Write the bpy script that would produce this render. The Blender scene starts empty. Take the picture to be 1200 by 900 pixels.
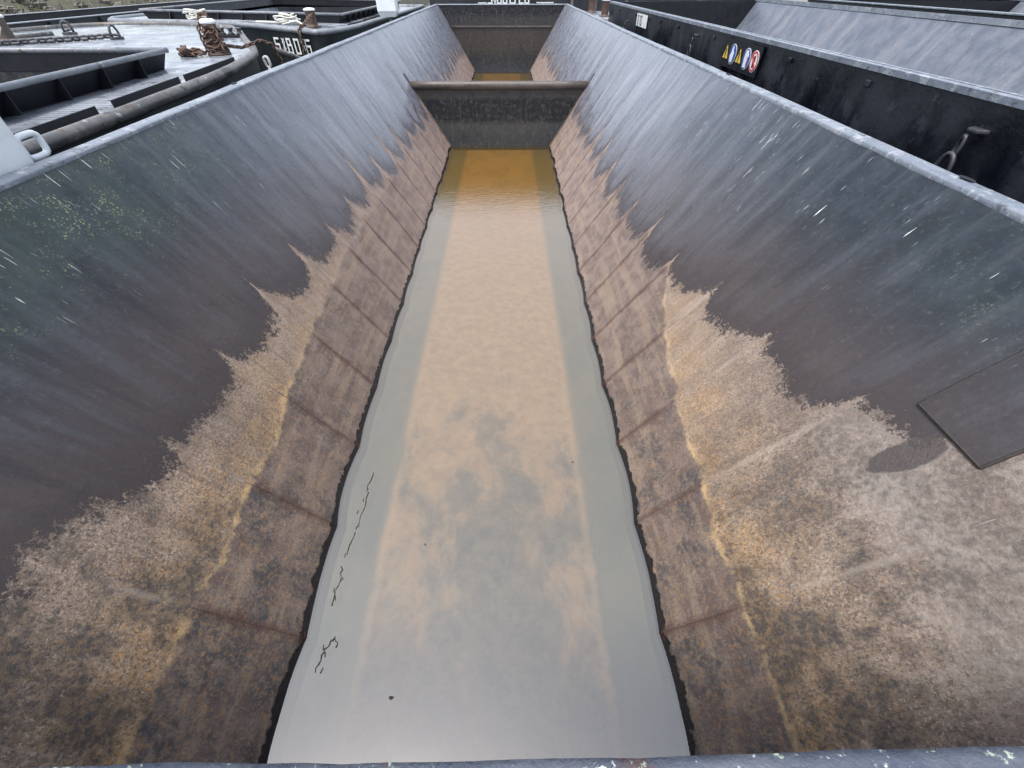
import bpy, math, random
import numpy as np
from mathutils import Vector, Matrix
random.seed(7)
rng = np.random.default_rng(7)
R = math.radians
scene = bpy.context.scene
COL = scene.collection

# ------------------------------------------------------------ camera
cam_d = bpy.data.cameras.new('camera'); cam = bpy.data.objects.new('camera', cam_d); COL.objects.link(cam)
cam_d.sensor_width = 36; cam_d.lens = 485 / 1200 * 36
cam_d.clip_start = 0.02; cam_d.clip_end = 3000
cam.location = (0.16, 0, 4.2)
cam.rotation_euler = (R(90 - 44.58), 0, R(-0.67))
scene.camera = cam

# ------------------------------------------------------------ sky, sun, exposure
SUN_EL, SUN_AZ = R(72), R(215)          # azimuth clockwise from +Y: the light comes from behind and a little to the left
w = bpy.data.worlds.new('World'); scene.world = w; w.use_nodes = True
nt = w.node_tree; nt.nodes.clear()
sky = nt.nodes.new('ShaderNodeTexSky'); sky.sky_type = 'NISHITA'; sky.sun_disc = False
sky.sun_elevation = SUN_EL; sky.sun_rotation = SUN_AZ
sky.air_density = 1.0; sky.dust_density = 3.0; sky.ozone_density = 1.0
hs = nt.nodes.new('ShaderNodeHueSaturation'); hs.inputs['Saturation'].default_value = 0.55
bg = nt.nodes.new('ShaderNodeBackground'); bg.inputs['Strength'].default_value = 0.15
wo = nt.nodes.new('ShaderNodeOutputWorld')
nt.links.new(sky.outputs[0], hs.inputs['Color']); nt.links.new(hs.outputs[0], bg.inputs[0]); nt.links.new(bg.outputs[0], wo.inputs[0])
sl = bpy.data.lights.new('sun', 'SUN'); sl.energy = 1.5; sl.angle = R(20); sl.color = (1.0, 0.96, 0.90)
so = bpy.data.objects.new('sun', sl); COL.objects.link(so)
sd = Vector((math.sin(SUN_AZ) * math.cos(SUN_EL), math.cos(SUN_AZ) * math.cos(SUN_EL), math.sin(SUN_EL)))
so.rotation_euler = (-sd).to_track_quat('-Z', 'Y').to_euler(); so.location = sd * 60
vs = scene.view_settings; vs.view_transform = 'Standard'; vs.look = 'None'; vs.gamma = 1; vs.use_curve_mapping = False
vs.exposure = 1.3

# ------------------------------------------------------------ material helpers
class M:
    def __init__(s, name):
        s.m = bpy.data.materials.new(name); s.m.use_nodes = True
        s.t = s.m.node_tree; s.t.nodes.clear()
        s.out = s.t.nodes.new('ShaderNodeOutputMaterial')
    def n(s, typ, **kw):
        x = s.t.nodes.new('ShaderNode' + typ)
        for k, v in kw.items(): setattr(x, k, v)
        return x
    def set(s, sock, v):
        if isinstance(v, bpy.types.NodeSocket): s.t.links.new(v, sock)
        elif v is not None:
            if isinstance(v, (tuple, list)) and len(v) == 3 and sock.type == 'RGBA': v = (*v, 1)
            sock.default_value = v
    def math(s, op, a, b=None, c=None, clamp=False):
        x = s.n('Math', operation=op, use_clamp=clamp)
        for i, v in enumerate((a, b, c)):
            if v is not None: s.set(x.inputs[i], v)
        return x.outputs[0]
    def vmath(s, op, a, b=None):
        x = s.n('VectorMath', operation=op); s.set(x.inputs[0], a)
        if b is not None: s.set(x.inputs[1], b)
        return x.outputs[0]
    def pos(s): return s.n('NewGeometry').outputs['Position']
    def xyz(s, v):
        x = s.n('SeparateXYZ'); s.set(x.inputs[0], v); return x.outputs
    def comb(s, a, b, c=0.0):
        x = s.n('CombineXYZ'); s.set(x.inputs[0], a); s.set(x.inputs[1], b); s.set(x.inputs[2], c); return x.outputs[0]
    def uv(s): return s.n('TexCoord').outputs['UV']
    def attr(s, name): return s.n('Attribute', attribute_name=name).outputs['Fac']
    def noise(s, v, scale, detail=4, rough=.55, dist=0, col=False):
        x = s.n('TexNoise'); s.set(x.inputs['Vector'], v); s.set(x.inputs['Scale'], scale); s.set(x.inputs['Detail'], detail)
        s.set(x.inputs['Roughness'], rough); s.set(x.inputs['Distortion'], dist); return x.outputs[1 if col else 0]
    def vor(s, v, scale, feature='F1', out='Distance', rnd=1.0):
        x = s.n('TexVoronoi', feature=feature); s.set(x.inputs['Vector'], v); s.set(x.inputs['Scale'], scale); s.set(x.inputs['Randomness'], rnd)
        return x.outputs[out]
    def scl(s, v, sx, sy, sz=1.0): return s.vmath('MULTIPLY', v, (sx, sy, sz))
    def step(s, v, lo, hi, a=0.0, b=1.0, smooth=True):
        x = s.n('MapRange', interpolation_type='SMOOTHSTEP' if smooth else 'LINEAR'); s.set(x.inputs['Value'], v)
        for k, q in (('From Min', lo), ('From Max', hi), ('To Min', a), ('To Max', b)): s.set(x.inputs[k], q)
        return x.outputs[0]
    def mix(s, f, a, b, blend='MIX'):
        x = s.n('Mix', data_type='RGBA', blend_type=blend); s.set(x.inputs[0], f); s.set(x.inputs[6], a); s.set(x.inputs[7], b); return x.outputs[2]
    def mixf(s, f, a, b):
        x = s.n('Mix', data_type='FLOAT'); s.set(x.inputs[0], f); s.set(x.inputs[2], a); s.set(x.inputs[3], b); return x.outputs[0]
    def ramp(s, f, stops):
        x = s.n('ValToRGB'); s.set(x.inputs[0], f); e = x.color_ramp.elements
        while len(e) < len(stops): e.new(.5)
        for q, (p, c) in zip(e, stops): q.position = p; q.color = (*c, 1)
        return x.outputs[0]
    def bump(s, h, strength, dist=.02, normal=None):
        x = s.n('Bump'); s.set(x.inputs['Height'], h); s.set(x.inputs['Strength'], strength); s.set(x.inputs['Distance'], dist)
        if normal is not None: s.set(x.inputs['Normal'], normal)
        return x.outputs[0]
    def prin(s, col, rough, metal=0.0, spec=.5, normal=None, coat=None):
        x = s.n('BsdfPrincipled'); s.set(x.inputs['Base Color'], col); s.set(x.inputs['Roughness'], rough); s.set(x.inputs['Metallic'], metal)
        s.set(x.inputs['Specular IOR Level'], spec)
        if normal is not None: s.set(x.inputs['Normal'], normal)
        s.t.links.new(x.outputs[0], s.out.inputs[0]); return x

MAT = {}
def paint(name, a, b, rough=(.3, .6), scale=3.0, flakes=None, flake_amt=.62, bump=.25, stretch=(1, 1, 1), metal=0.0, fine=14.0, spec=.5):
    k = M(name); p = k.pos(); ps = k.scl(p, *stretch)
    n1 = k.noise(ps, scale, 6, .6, .4); n2 = k.noise(p, fine, 5, .65)
    f = k.math('ADD', k.math('MULTIPLY', n1, .65), k.math('MULTIPLY', n2, .35))
    c = k.mix(k.step(f, .36, .64), a, b)
    if flakes:
        for i, (fc, am, sc) in enumerate(flakes):
            fl = k.noise(k.vmath('ADD', p, (7.3 * i + 3, 1.7, 4.1)), sc, 6, .68)
            c = k.mix(k.step(fl, am, am + .05), c, fc)
    r = k.mixf(k.step(n1, .3, .7), rough[0], rough[1])
    k.prin(c, r, metal, spec, k.bump(k.noise(p, fine * 2.2, 5, .7), bump, .01))
    MAT[name] = k.m; return k.m

paint('white_paint', (.62, .66, .68), (.74, .77, .78), (.35, .55), 2.0, [((.35, .33, .28), .72, 9)], bump=.08)
paint('coaming_paint', (.115, .138, .172), (.19, .215, .25), (.45, .7), 3.0, [((.25, .275, .30), .55, 6), ((.075, .085, .10), .58, 8), ((.42, .43, .42), .64, 18), ((.10, .07, .05), .65, 5)], bump=.6, stretch=(1, .5, 1))
paint('near_coaming_paint', (.05, .062, .088), (.085, .095, .12), (.3, .5), 5, [((.075, .05, .05), .56, 1.6), ((.36, .42, .34), .61, 24), ((.55, .57, .54), .635, 34)], bump=.8)
paint('tar', (.004, .005, .008), (.014, .017, .024), (.18, .55), 1.6, [((.022, .027, .036), .58, 2.2), ((.05, .058, .07), .66, 4)], bump=.4, fine=8, stretch=(1, 1, .6))
paint('black_paint', (.009, .011, .015), (.022, .026, .031), (.3, .55), 1.3, [((.05, .055, .058), .69, 4)], bump=.25, stretch=(1, 1, .25))
paint('black_plate', (.004, .005, .008), (.009, .011, .015), (.5, .7), 4, bump=.2, spec=.3)
paint('hull_green_black', (.012, .017, .019), (.026, .032, .034), (.35, .6), 1.1, [((.07, .075, .07), .70, 5)], bump=.25, stretch=(1, 1, .2))
paint('rail_steel', (.065, .066, .066), (.13, .127, .118), (.28, .5), 3, [((.08, .052, .034), .56, 5), ((.03, .03, .032), .57, 4), ((.34, .35, .35), .61, 8)], bump=.5)
paint('pale_rail', (.13, .145, .165), (.21, .225, .245), (.3, .5), 2, [((.08, .07, .06), .58, 6), ((.36, .37, .38), .62, 9)], bump=.35)
paint('pipe_rust', (.048, .040, .036), (.10, .085, .076), (.4, .65), 1.6, [((.035, .03, .03), .64, 2.5), ((.36, .33, .3), .74, 8)], bump=.35)
paint('chain_rust', (.035, .024, .02), (.11, .062, .042), (.5, .8), 9, [((.16, .15, .15), .68, 30)], bump=.6, fine=40)
paint('chain_dark', (.03, .032, .04), (.08, .08, .09), (.35, .6), 9, [((.2, .2, .22), .68, 30)], bump=.5, fine=40)
paint('chain_pale', (.28, .29, .29), (.46, .47, .47), (.4, .6), 9, bump=.4, fine=40)
paint('rope', (.50, .50, .44), (.68, .68, .62), (.8, .95), 20, bump=.6, fine=60)
paint('ring_steel', (.018, .02, .026), (.045, .048, .056), (.35, .55), 8, bump=.4)
paint('deck_rust', (.055, .045, .04), (.10, .075, .06), (.5, .7), 4, bump=.4)
paint('sign_yellow', (.60, .40, .045), (.66, .46, .07), (.4, .55), 8, bump=.05)
paint('sign_blue', (.03, .07, .30), (.045, .09, .36), (.4, .55), 8, bump=.05)
paint('sign_white', (.66, .68, .68), (.76, .77, .77), (.4, .55), 8, bump=.05)
paint('sign_red', (.50, .045, .05), (.56, .07, .07), (.4, .55), 8, bump=.05)
paint('letter_white', (.62, .64, .64), (.76, .78, .78), (.45, .65), 10, [((.10, .10, .11), .70, 18)], bump=.1)
paint('rubber_black', (.012, .012, .013), (.022, .022, .024), (.6, .8), 6, bump=.3)
paint('twig', (.015, .013, .012), (.03, .025, .02), (.5, .7), 20, bump=.2)
paint('stone', (.06, .058, .05), (.14, .13, .112), (.75, .95), 2.2, [((.10, .12, .05), .60, 5)], bump=.6)
paint('reed', (.10, .095, .06), (.19, .175, .11), (.7, .9), 3, bump=.1)
paint('grass', (.05, .07, .022), (.09, .105, .04), (.7, .9), 2, bump=.1)
paint('soil', (.028, .026, .018), (.06, .052, .036), (.8, .95), .8, [((.05, .07, .025), .56, 2.5)], bump=.7)

def deck_mat():
    k = M('wet_deck'); p = k.pos()
    n1 = k.noise(p, .8, 6, .62, .6); n2 = k.noise(p, 5, 6, .65)
    c = k.mix(k.step(n1, .38, .62), (.155, .172, .198), (.27, .292, .33))
    c = k.mix(k.step(n2, .54, .66), c, (.075, .082, .092))
    rust = k.noise(k.vmath('ADD', p, (5, 2, 9)), .55, 6, .7)
    c = k.mix(k.step(rust, .60, .70), c, (.20, .155, .125))
    pud = k.step(k.noise(k.vmath('ADD', p, (1, 9, 2)), .7, 5, .6), .42, .58)
    k.prin(c, k.mixf(pud, .10, .40), 0, .5, k.bump(k.noise(p, 30, 5, .7), .35, .008))
    MAT['wet_deck'] = k.m
deck_mat()

def wall_mat():
    """hold plating: dark wet steel above, silt and rust scale below an uneven tide line"""
    k = M('hold_plating'); P = k.pos(); x, y, z = k.xyz(P); uv = k.uv(); s, t, _ = k.xyz(uv)
    sdv = k.attr('tide'); kn = k.attr('scum'); fr = k.attr('frame'); bleach = k.attr('bleach')
    run = k.noise(k.comb(k.math('MULTIPLY', s, 5.0), k.math('MULTIPLY', t, .55)), 1.0, 6, .62)      # streaks running down the slope
    run2 = k.noise(k.comb(k.math('MULTIPLY', s, 14.0), k.math('MULTIPLY', t, .9)), 1.0, 5, .6)
    big = k.noise(P, .9, 5, .6, .3); mid = k.noise(P, 4.5, 6, .62); fine = k.noise(P, 22, 6, .7); grain = k.noise(P, 60, 4, .75)
    # dark upper steel, grazing sky sheen painted into its colour, paler towards the far end
    farv = k.step(y, 3.5, 12.0)
    dk = k.mix(k.step(big, .35, .65), (.036, .029, .028), (.056, .045, .043))
    dk = k.mix(k.step(z, 1.7, 2.8), dk, k.mix(k.step(mid, .35, .65), (.013, .019, .026), (.025, .033, .042)))
    dk = k.mix(k.math('MULTIPLY', farv, .85), dk, k.mix(k.step(mid, .35, .65), (.130, .144, .184), (.185, .195, .236)))
    dk = k.mix(k.math('MULTIPLY', k.step(run, .50, .64), .6), dk, k.mix(farv, (.052, .056, .066), (.24, .25, .285)))
    dk = k.mix(k.math('MULTIPLY', k.step(run, .47, .36), .65), dk, k.mix(farv, (.016, .016, .019), (.060, .060, .074)))
    dk = k.mix(k.math('MULTIPLY', k.step(run2, .47, .36), .35), dk, k.mix(farv, (.018, .017, .019), (.065, .060, .070)))
    dk = k.mix(k.math('MULTIPLY', k.step(fine, .55, .68), .45), dk, k.mix(farv, (.085, .080, .080), (.19, .19, .20)))
    dk = k.mix(k.math('MULTIPLY', k.step(fine, .45, .32), .45), dk, (.014, .014, .016))
    # silt and scale
    near = k.step(y, 7.0, 1.0)
    och = k.math('MULTIPLY', k.step(kn, .75, -.02), k.step(y, 7.5, 1.2))
    patch = k.noise(k.vmath('ADD', P, (2, 4, 8)), 1.9, 6, .68)
    si = k.mix(k.step(mid, .34, .66), k.mix(farv, (.178, .136, .110), (.195, .150, .132)), k.mix(farv, (.270, .213, .172), (.28, .222, .196)))
    si = k.mix(k.math('MULTIPLY', och, k.step(patch, .40, .60, .25, .95)), si, k.mix(k.step(fine, .4, .6), (.235, .152, .080), (.385, .26, .14)))
    si = k.mix(k.math('MULTIPLY', k.step(run, .52, .66), .45), si, (.34, .285, .245))
    si = k.mix(k.math('MULTIPLY', k.step(run2, .47, .34), .5), si, (.115, .085, .074))
    sp1 = k.math('MULTIPLY', k.step(k.noise(k.scl(P, 1, 1.4, 1), 40, 5, .8), .50, .56), near)
    sp2 = k.math('MULTIPLY', k.step(k.noise(k.vmath('ADD', P, (3, 8, 1)), 52, 5, .8), .545, .59), near)
    sp3 = k.math('MULTIPLY', k.step(k.noise(k.vmath('ADD', P, (9, 2, 6)), 27, 6, .8), .55, .60), near)
    si = k.mix(k.math('MULTIPLY', sp1, .70), si, (.060, .048, .043))
    si = k.mix(k.math('MULTIPLY', sp2, .65), si, (.44, .37, .29))
    si = k.mix(k.math('MULTIPLY', sp3, k.math('ADD', k.math('MULTIPLY', och, .5), .15)), si, (.42, .205, .045))
    dirt = k.math('MULTIPLY', k.step(k.noise(k.vmath('ADD', P, (2, 4, 8)), 2.1, 7, .7), .43, .58), k.step(y, 3.8, .8))
    si = k.mix(k.math('MULTIPLY', dirt, .80), si, k.mix(k.step(fine, .44, .60), (.036, .036, .040), (.135, .098, .066)))
    # lower strake below the scum line
    lo = k.mix(k.step(mid, .36, .64), k.mix(farv, (.112, .084, .075), (.160, .122, .112)), k.mix(farv, (.176, .138, .120), (.23, .18, .162)))
    lo = k.mix(k.math('MULTIPLY', k.step(k.noise(k.comb(k.math('MULTIPLY', s, .5), k.math('MULTIPLY', t, 5.0), 5.0), 1.2, 5, .6), .48, .62), .5), lo, (.265, .205, .150))
    lo = k.mix(k.math('MULTIPLY', k.step(fine, .54, .64), .5), lo, (.30, .215, .135))
    lo = k.mix(k.math('MULTIPLY', k.step(k.noise(k.vmath('ADD', P, (6, 1, 3)), 3.0, 7, .7), .47, .60), k.step(y, 6, 1.5, 0, .9)), lo,
               k.mix(k.step(fine, .45, .62), (.046, .048, .056), (.15, .125, .10)))
    lo = k.mix(k.math('MULTIPLY', sp1, .45), lo, (.055, .046, .044)); lo = k.mix(k.math('MULTIPLY', sp3, .45), lo, (.36, .18, .055))
    knw = k.math('ADD', kn, k.math('MULTIPLY', k.math('SUBTRACT', mid, .5), .16))
    c = k.mix(k.step(knw, -.05, .03), lo, si)
    line = k.math('MULTIPLY', k.step(k.math('ABSOLUTE', k.math('ADD', kn, k.math('MULTIPLY', k.math('SUBTRACT', mid, .5), .15))), k.step(fine, .3, .7, .02, .055), .0), k.step(k.noise(P, 2.6, 7, .75), .40, .60))
    line = k.math('MULTIPLY', line, k.step(y, 7.0, 2.5))
    c = k.mix(k.math('MULTIPLY', line, .62), c, (.52, .37, .19))
    # frame welds: rust low down, pale rub marks above the scum line
    fw = k.math('ADD', fr, k.math('ADD', k.math('MULTIPLY', k.math('SUBTRACT', fine, .5), .07), k.math('MULTIPLY', k.math('SUBTRACT', mid, .5), .09)))
    seam = k.math('MULTIPLY', k.step(fw, .075, .004), k.step(kn, .04, -.12))
    c = k.mix(k.math('MULTIPLY', seam, .65), c, k.mix(k.step(grain, .45, .6), (.050, .030, .027), (.125, .060, .042)))
    hair = k.math('MULTIPLY', k.step(k.math('ADD', fr, k.math('MULTIPLY', k.math('SUBTRACT', mid, .5), .03)), .010, .003), k.step(kn, .5, -.1))
    c = k.mix(k.math('MULTIPLY', hair, .4), c, (.03, .022, .02))
    rub = k.math('MULTIPLY', k.math('MULTIPLY', k.math('MULTIPLY', k.step(fw, .035, .0), k.step(k.noise(k.comb(k.math('MULTIPLY', s, .8), k.math('MULTIPLY', t, .9), 2.0), 1.0, 3), .42, .6)), k.step(kn, -.02, .1)), k.step(sdv, .3, -.05))
    c = k.mix(k.math('MULTIPLY', rub, .35), c, (.40, .35, .30))
    # tide line
    e = k.math('ADD', sdv, k.math('MULTIPLY', k.math('SUBTRACT', mid, .5), .36))
    e = k.math('ADD', e, k.math('MULTIPLY', k.math('SUBTRACT', grain, .5), .30))
    e = k.math('ADD', e, k.math('MULTIPLY', k.math('SUBTRACT', fine, .5), .42))
    e = k.math('ADD', e, k.math('MULTIPLY', k.math('SUBTRACT', run2, .5), k.step(y, 3, 9, .12, .75)))
    e = k.math('ADD', e, k.math('MULTIPLY', k.math('SUBTRACT', run, .5), k.step(y, 3, 9, .10, .45)))
    soft = k.step(k.noise(P, 1.3, 4, .6), .42, .70, .03, .12)
    up = k.step(e, -.02, soft)
    rim = k.math('MULTIPLY', k.step(e, .0, .06), k.step(e, .40, .06))
    dk = k.mix(k.math('MULTIPLY', rim, .8), dk, k.mix(farv, (.022, .018, .018), (.060, .052, .055)))
    dk = k.mix(k.math('MULTIPLY', k.step(e, 1.1, .1), k.step(y, 14, 4, .15, .4)), dk, (.062, .048, .046))
    c = k.mix(up, c, dk)
    # bleached silt high on the wall
    bl = k.math('ADD', k.math('ADD', bleach, k.math('MULTIPLY', k.math('SUBTRACT', mid, .5), .9)), k.math('MULTIPLY', k.math('SUBTRACT', fine, .5), .8))
    bl = k.math('MULTIPLY', k.step(bl, .3, .85), k.math('SUBTRACT', 1.0, up))
    bc_ = k.math('ADD', k.math('MULTIPLY', fine, .5), k.math('MULTIPLY', patch, .5))
    c = k.mix(k.math('MULTIPLY', bl, .7), c, k.mix(k.step(bc_, .40, .64), (.110, .088, .080), (.29, .26, .235)))
    # stain
    st = k.step(k.math('ADD', k.attr('stain'), k.math('ADD', k.math('MULTIPLY', k.math('SUBTRACT', mid, .5), .6), k.math('MULTIPLY', k.math('SUBTRACT', fine, .5), .4))), .46, .58)
    c = k.mix(k.math('MULTIPLY', st, .9), c, (.050, .041, .040))
    # algae specks
    al = k.attr('algae')
    alm = k.math('MULTIPLY', al, k.step(k.noise(P, 2.2, 5, .6), .32, .56))
    c = k.mix(k.math('MULTIPLY', alm, .5), c, (.034, .052, .042))
    spots = k.step(k.vor(P, 46), .40, .26)
    spots = k.math('MULTIPLY', spots, k.step(k.noise(k.vmath('ADD', P, (4, 4, 4)), 3.0, 7, .8), .47, .60))
    c = k.mix(k.math('MULTIPLY', spots, k.math('MULTIPLY', alm, .85)), c, k.mix(k.step(fine, .4, .6), (.12, .15, .085), (.27, .29, .12)))
    # bird lime runs
    lime = k.noise(k.comb(k.math('MULTIPLY', s, 62.0), k.math('MULTIPLY', t, 3.2), 3.0), 1.0, 2, .5)
    lime = k.math('MULTIPLY', k.step(lime, .675, .695), k.step(k.noise(k.comb(s, t, 9.0), 1.6, 4, .6), .49, .59))
    lime = k.math('MULTIPLY', lime, k.attr('lime'))
    c = k.mix(lime, c, (.66, .68, .66))
    # wet black band at the water's edge
    wb = k.math('SUBTRACT', z, k.math('MULTIPLY', k.math('SUBTRACT', k.noise(P, 9, 5, .6), .42), .14))
    wet = k.math('MULTIPLY', k.step(wb, .058, .042), k.step(z, -.035, -.01))
    c = k.mix(k.step(z, -.01, -.035), c, (.135, .145, .125))
    rust_at_frame = k.math('MULTIPLY', k.math('MULTIPLY', k.step(fw, .08, .0), k.step(grain, .48, .6)), k.step(k.noise(P, .8, 2), .45, .55))
    c = k.mix(k.math('MULTIPLY', wet, .95), c, k.mix(k.math('MULTIPLY', rust_at_frame, .8), (.006, .006, .007), (.13, .055, .032)))
    # gloss: smooth wet film on the dark steel, matt silt
    rdk = k.mixf(k.step(mid, .35, .7), .24, .40)
    r = k.mixf(up, k.mixf(k.step(fine, .3, .7), .62, .85), rdk)
    r = k.mixf(wet, r, .25); r = k.mixf(st, r, .38)
    h = k.math('ADD', k.math('MULTIPLY', fine, k.mixf(up, 1.0, .22)), k.math('MULTIPLY', grain, k.mixf(up, .9, .08)))
    h = k.math('ADD', h, k.math('MULTIPLY', mid, .45))
    k.prin(c, r, 0, k.mixf(up, .35, k.mixf(farv, .36, .75)), k.bump(h, .42, .03))
    MAT['hold_plating'] = k.m
wall_mat()

def upper_wall_mat():
    """plating of the neighbouring holds, seen from afar"""
    k = M('far_plating'); P = k.pos(); uv = k.uv(); s, t, _ = k.xyz(uv)
    run = k.noise(k.comb(k.math('MULTIPLY', s, 2.6), k.math('MULTIPLY', t, .5)), 1.0, 6, .62)
    mid = k.noise(P, 3, 6, .62); fine = k.noise(P, 16, 5, .7)
    c = k.mix(k.step(mid, .34, .66), (.085, .100, .128), (.135, .148, .180))
    c = k.mix(k.math('MULTIPLY', k.step(run, .50, .66), .5), c, (.21, .205, .215))
    c = k.mix(k.math('MULTIPLY', k.step(run, .42, .30), .6), c, (.05, .048, .055))
    c = k.mix(k.math('MULTIPLY', k.step(fine, .56, .68), .35), c, (.06, .052, .05))
    lime = k.noise(k.comb(k.math('MULTIPLY', s, 16.0), k.math('MULTIPLY', t, 2.0), 3.0), 1.0, 2, .5)
    lime = k.math('MULTIPLY', k.step(lime, .73, .76), k.step(k.noise(k.comb(s, t, 9.0), 1.1, 3, .5), .50, .58))
    c = k.mix(lime, c, (.6, .62, .62))
    k.prin(c, k.mixf(k.step(mid, .35, .7), .3, .5), 0, .55, k.bump(k.math('ADD', fine, k.math('MULTIPLY', mid, .6)), .35, .03))
    MAT['far_plating'] = k.m
upper_wall_mat()

def bulkhead_mat(name, bands):
    k = M(name); P = k.pos(); x, y, z = k.xyz(P)
    n = k.noise(k.scl(P, 1, 1, .5), 2.4, 6, .65, .5); fine = k.noise(P, 10, 6, .7); streak = k.noise(k.scl(P, 5, 1, .35), 1.5, 6, .65)
    zz = k.math('ADD', z, k.math('MULTIPLY', k.math('SUBTRACT', n, .5), .22))
    c = k.ramp(k.math('DIVIDE', zz, 3.2), bands)
    c = k.mix(k.math('MULTIPLY', k.step(streak, .54, .70), .35), c, (.085, .072, .062))
    c = k.mix(k.math('MULTIPLY', k.step(fine, .50, .62), .5), c, (.075, .067, .062))
    c = k.mix(k.math('MULTIPLY', k.step(n, .46, .34), .6), c, (.016, .018, .022))
    k.prin(c, k.mixf(k.step(fine, .3, .7), .4, .7), 0, .4, k.bump(k.math('ADD', fine, n), .4, .03))
    MAT[name] = k.m
bulkhead_mat('cross_bulkhead_plate', [(0, (.022, .026, .030)), (.20, (.040, .042, .044)), (.25, (.008, .010, .014)), (.42, (.007, .009, .013)), (.45, (.040, .036, .035))])
bulkhead_mat('end_bulkhead_plate', [(0, (.020, .026, .036)), (.2, (.014, .017, .022)), (.34, (.034, .029, .025)), (.62, (.040, .033, .028)), (.68, (.028, .029, .031)), (.78, (.024, .025, .028)), (.84, (.005, .006, .010)), (1, (.005, .006, .010))])
bulkhead_mat('silted_plate', [(0, (.26, .24, .22)), (.70, (.20, .19, .18)), (.79, (.16, .155, .15)), (.82, (.012, .014, .018)), (1, (.014, .016, .02))])

def hold_floor_mat():
    k = M('silted_floor'); P = k.pos(); x, y, z = k.xyz(P)
    big = k.noise(k.scl(P, 1, .7, 1), 1.5, 7, .68, .25); mid = k.noise(P, 7, 7, .74); fine = k.noise(P, 24, 5, .7)
    tan_ = k.mix(k.step(mid, .35, .65), (.30, .205, .115), (.40, .295, .18))
    grey = k.mix(k.step(mid, .35, .65), (.070, .080, .072), (.15, .138, .108))
    # grey scoured patches down the middle, mostly near the end
    ax = k.math('ABSOLUTE', k.math('ADD', x, -.05))
    pm = k.math('ADD', k.math('MULTIPLY', big, 1.1), k.math('MULTIPLY', mid, .35))
    pm = k.math('ADD', pm, k.step(y, 6.5, .5, -.22, .16)); pm = k.math('ADD', pm, k.step(ax, 1.0, .1, -.05, .05))
    c = k.mix(k.math('MULTIPLY', k.step(pm, .66, .88), .9), tan_, grey)
    ex = k.math('ADD', k.math('ABSOLUTE', k.math('ADD', x, .09)), k.math('ADD', k.math('MULTIPLY', k.math('SUBTRACT', mid, .5), .12), k.math('MULTIPLY', k.math('SUBTRACT', big, .5), .07)))
    edge = k.step(ex, 1.03, 1.20)
    c = k.mix(edge, c, k.mix(k.step(big, .35, .65), (.115, .132, .120), (.165, .165, .132)))
    ridge = k.math('MULTIPLY', k.step(ex, 1.00, 1.07), k.step(ex, 1.14, 1.08))
    c = k.mix(k.math('MULTIPLY', ridge, k.step(y, 7, 2, 0, .22)), c, (.62, .47, .30))
    c = k.mix(k.math('MULTIPLY', k.step(fine, .60, .70), .35), c, (.30, .22, .15))
    oc = k.step(y, 6.0, 13.5)
    c = k.mix(k.math('MULTIPLY', oc, .85), c, k.mix(edge, k.mix(k.step(big, .4, .6), (.25, .13, .010), (.31, .165, .016)), (.12, .085, .02)))
    k.prin(c, .9, 0, .2)
    MAT['silted_floor'] = k.m
hold_floor_mat()

def hold_water_mat():
    k = M('murky_water'); P = k.pos(); x, y, z = k.xyz(P)
    rip = k.noise(k.scl(P, 1.0, 2.2, 1), 5, 3, .55, .6); sw = k.noise(P, 1.3, 2, .5)
    amt = k.step(y, 4, 13, .02, 1.3)
    nrm = k.bump(k.math('ADD', k.math('MULTIPLY', rip, amt), k.math('MULTIPLY', sw, .4)), .12, .05)
    fz = k.n('Fresnel'); fz.inputs['IOR'].default_value = 2.2; k.set(fz.inputs['Normal'], nrm)
    gl = k.n('BsdfGlossy'); gl.inputs['Roughness'].default_value = .04; gl.inputs['Color'].default_value = (1, 1, 1, 1); k.set(gl.inputs['Normal'], nrm)
    tr = k.n('BsdfTransparent'); k.set(tr.inputs['Color'], (.96, .93, .86))
    df = k.n('BsdfDiffuse'); k.set(df.inputs['Color'], k.ramp(k.step(y, 0, 16, smooth=False), [(0, (.085, .096, .086)), (.22, (.20, .17, .12)), (.6, (.29, .22, .13)), (.85, (.17, .10, .014)), (1, (.11, .07, .01))]))
    turb = k.n('MixShader'); turb.inputs[0].default_value = .28
    k.t.links.new(tr.outputs[0], turb.inputs[1]); k.t.links.new(df.outputs[0], turb.inputs[2])
    mx = k.n('MixShader'); k.set(mx.inputs[0], fz.outputs[0])
    k.t.links.new(turb.outputs[0], mx.inputs[1]); k.t.links.new(gl.outputs[0], mx.inputs[2])
    k.t.links.new(mx.outputs[0], k.out.inputs[0]); MAT['murky_water'] = k.m
hold_water_mat()

def canal_mat():
    k = M('canal_water'); P = k.pos()
    nrm = k.bump(k.noise(P, 3, 4, .6, .5), .15, .05)
    k.prin((.018, .024, .020), .06, 0, .5, nrm); MAT['canal_water'] = k.m
canal_mat()

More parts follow.
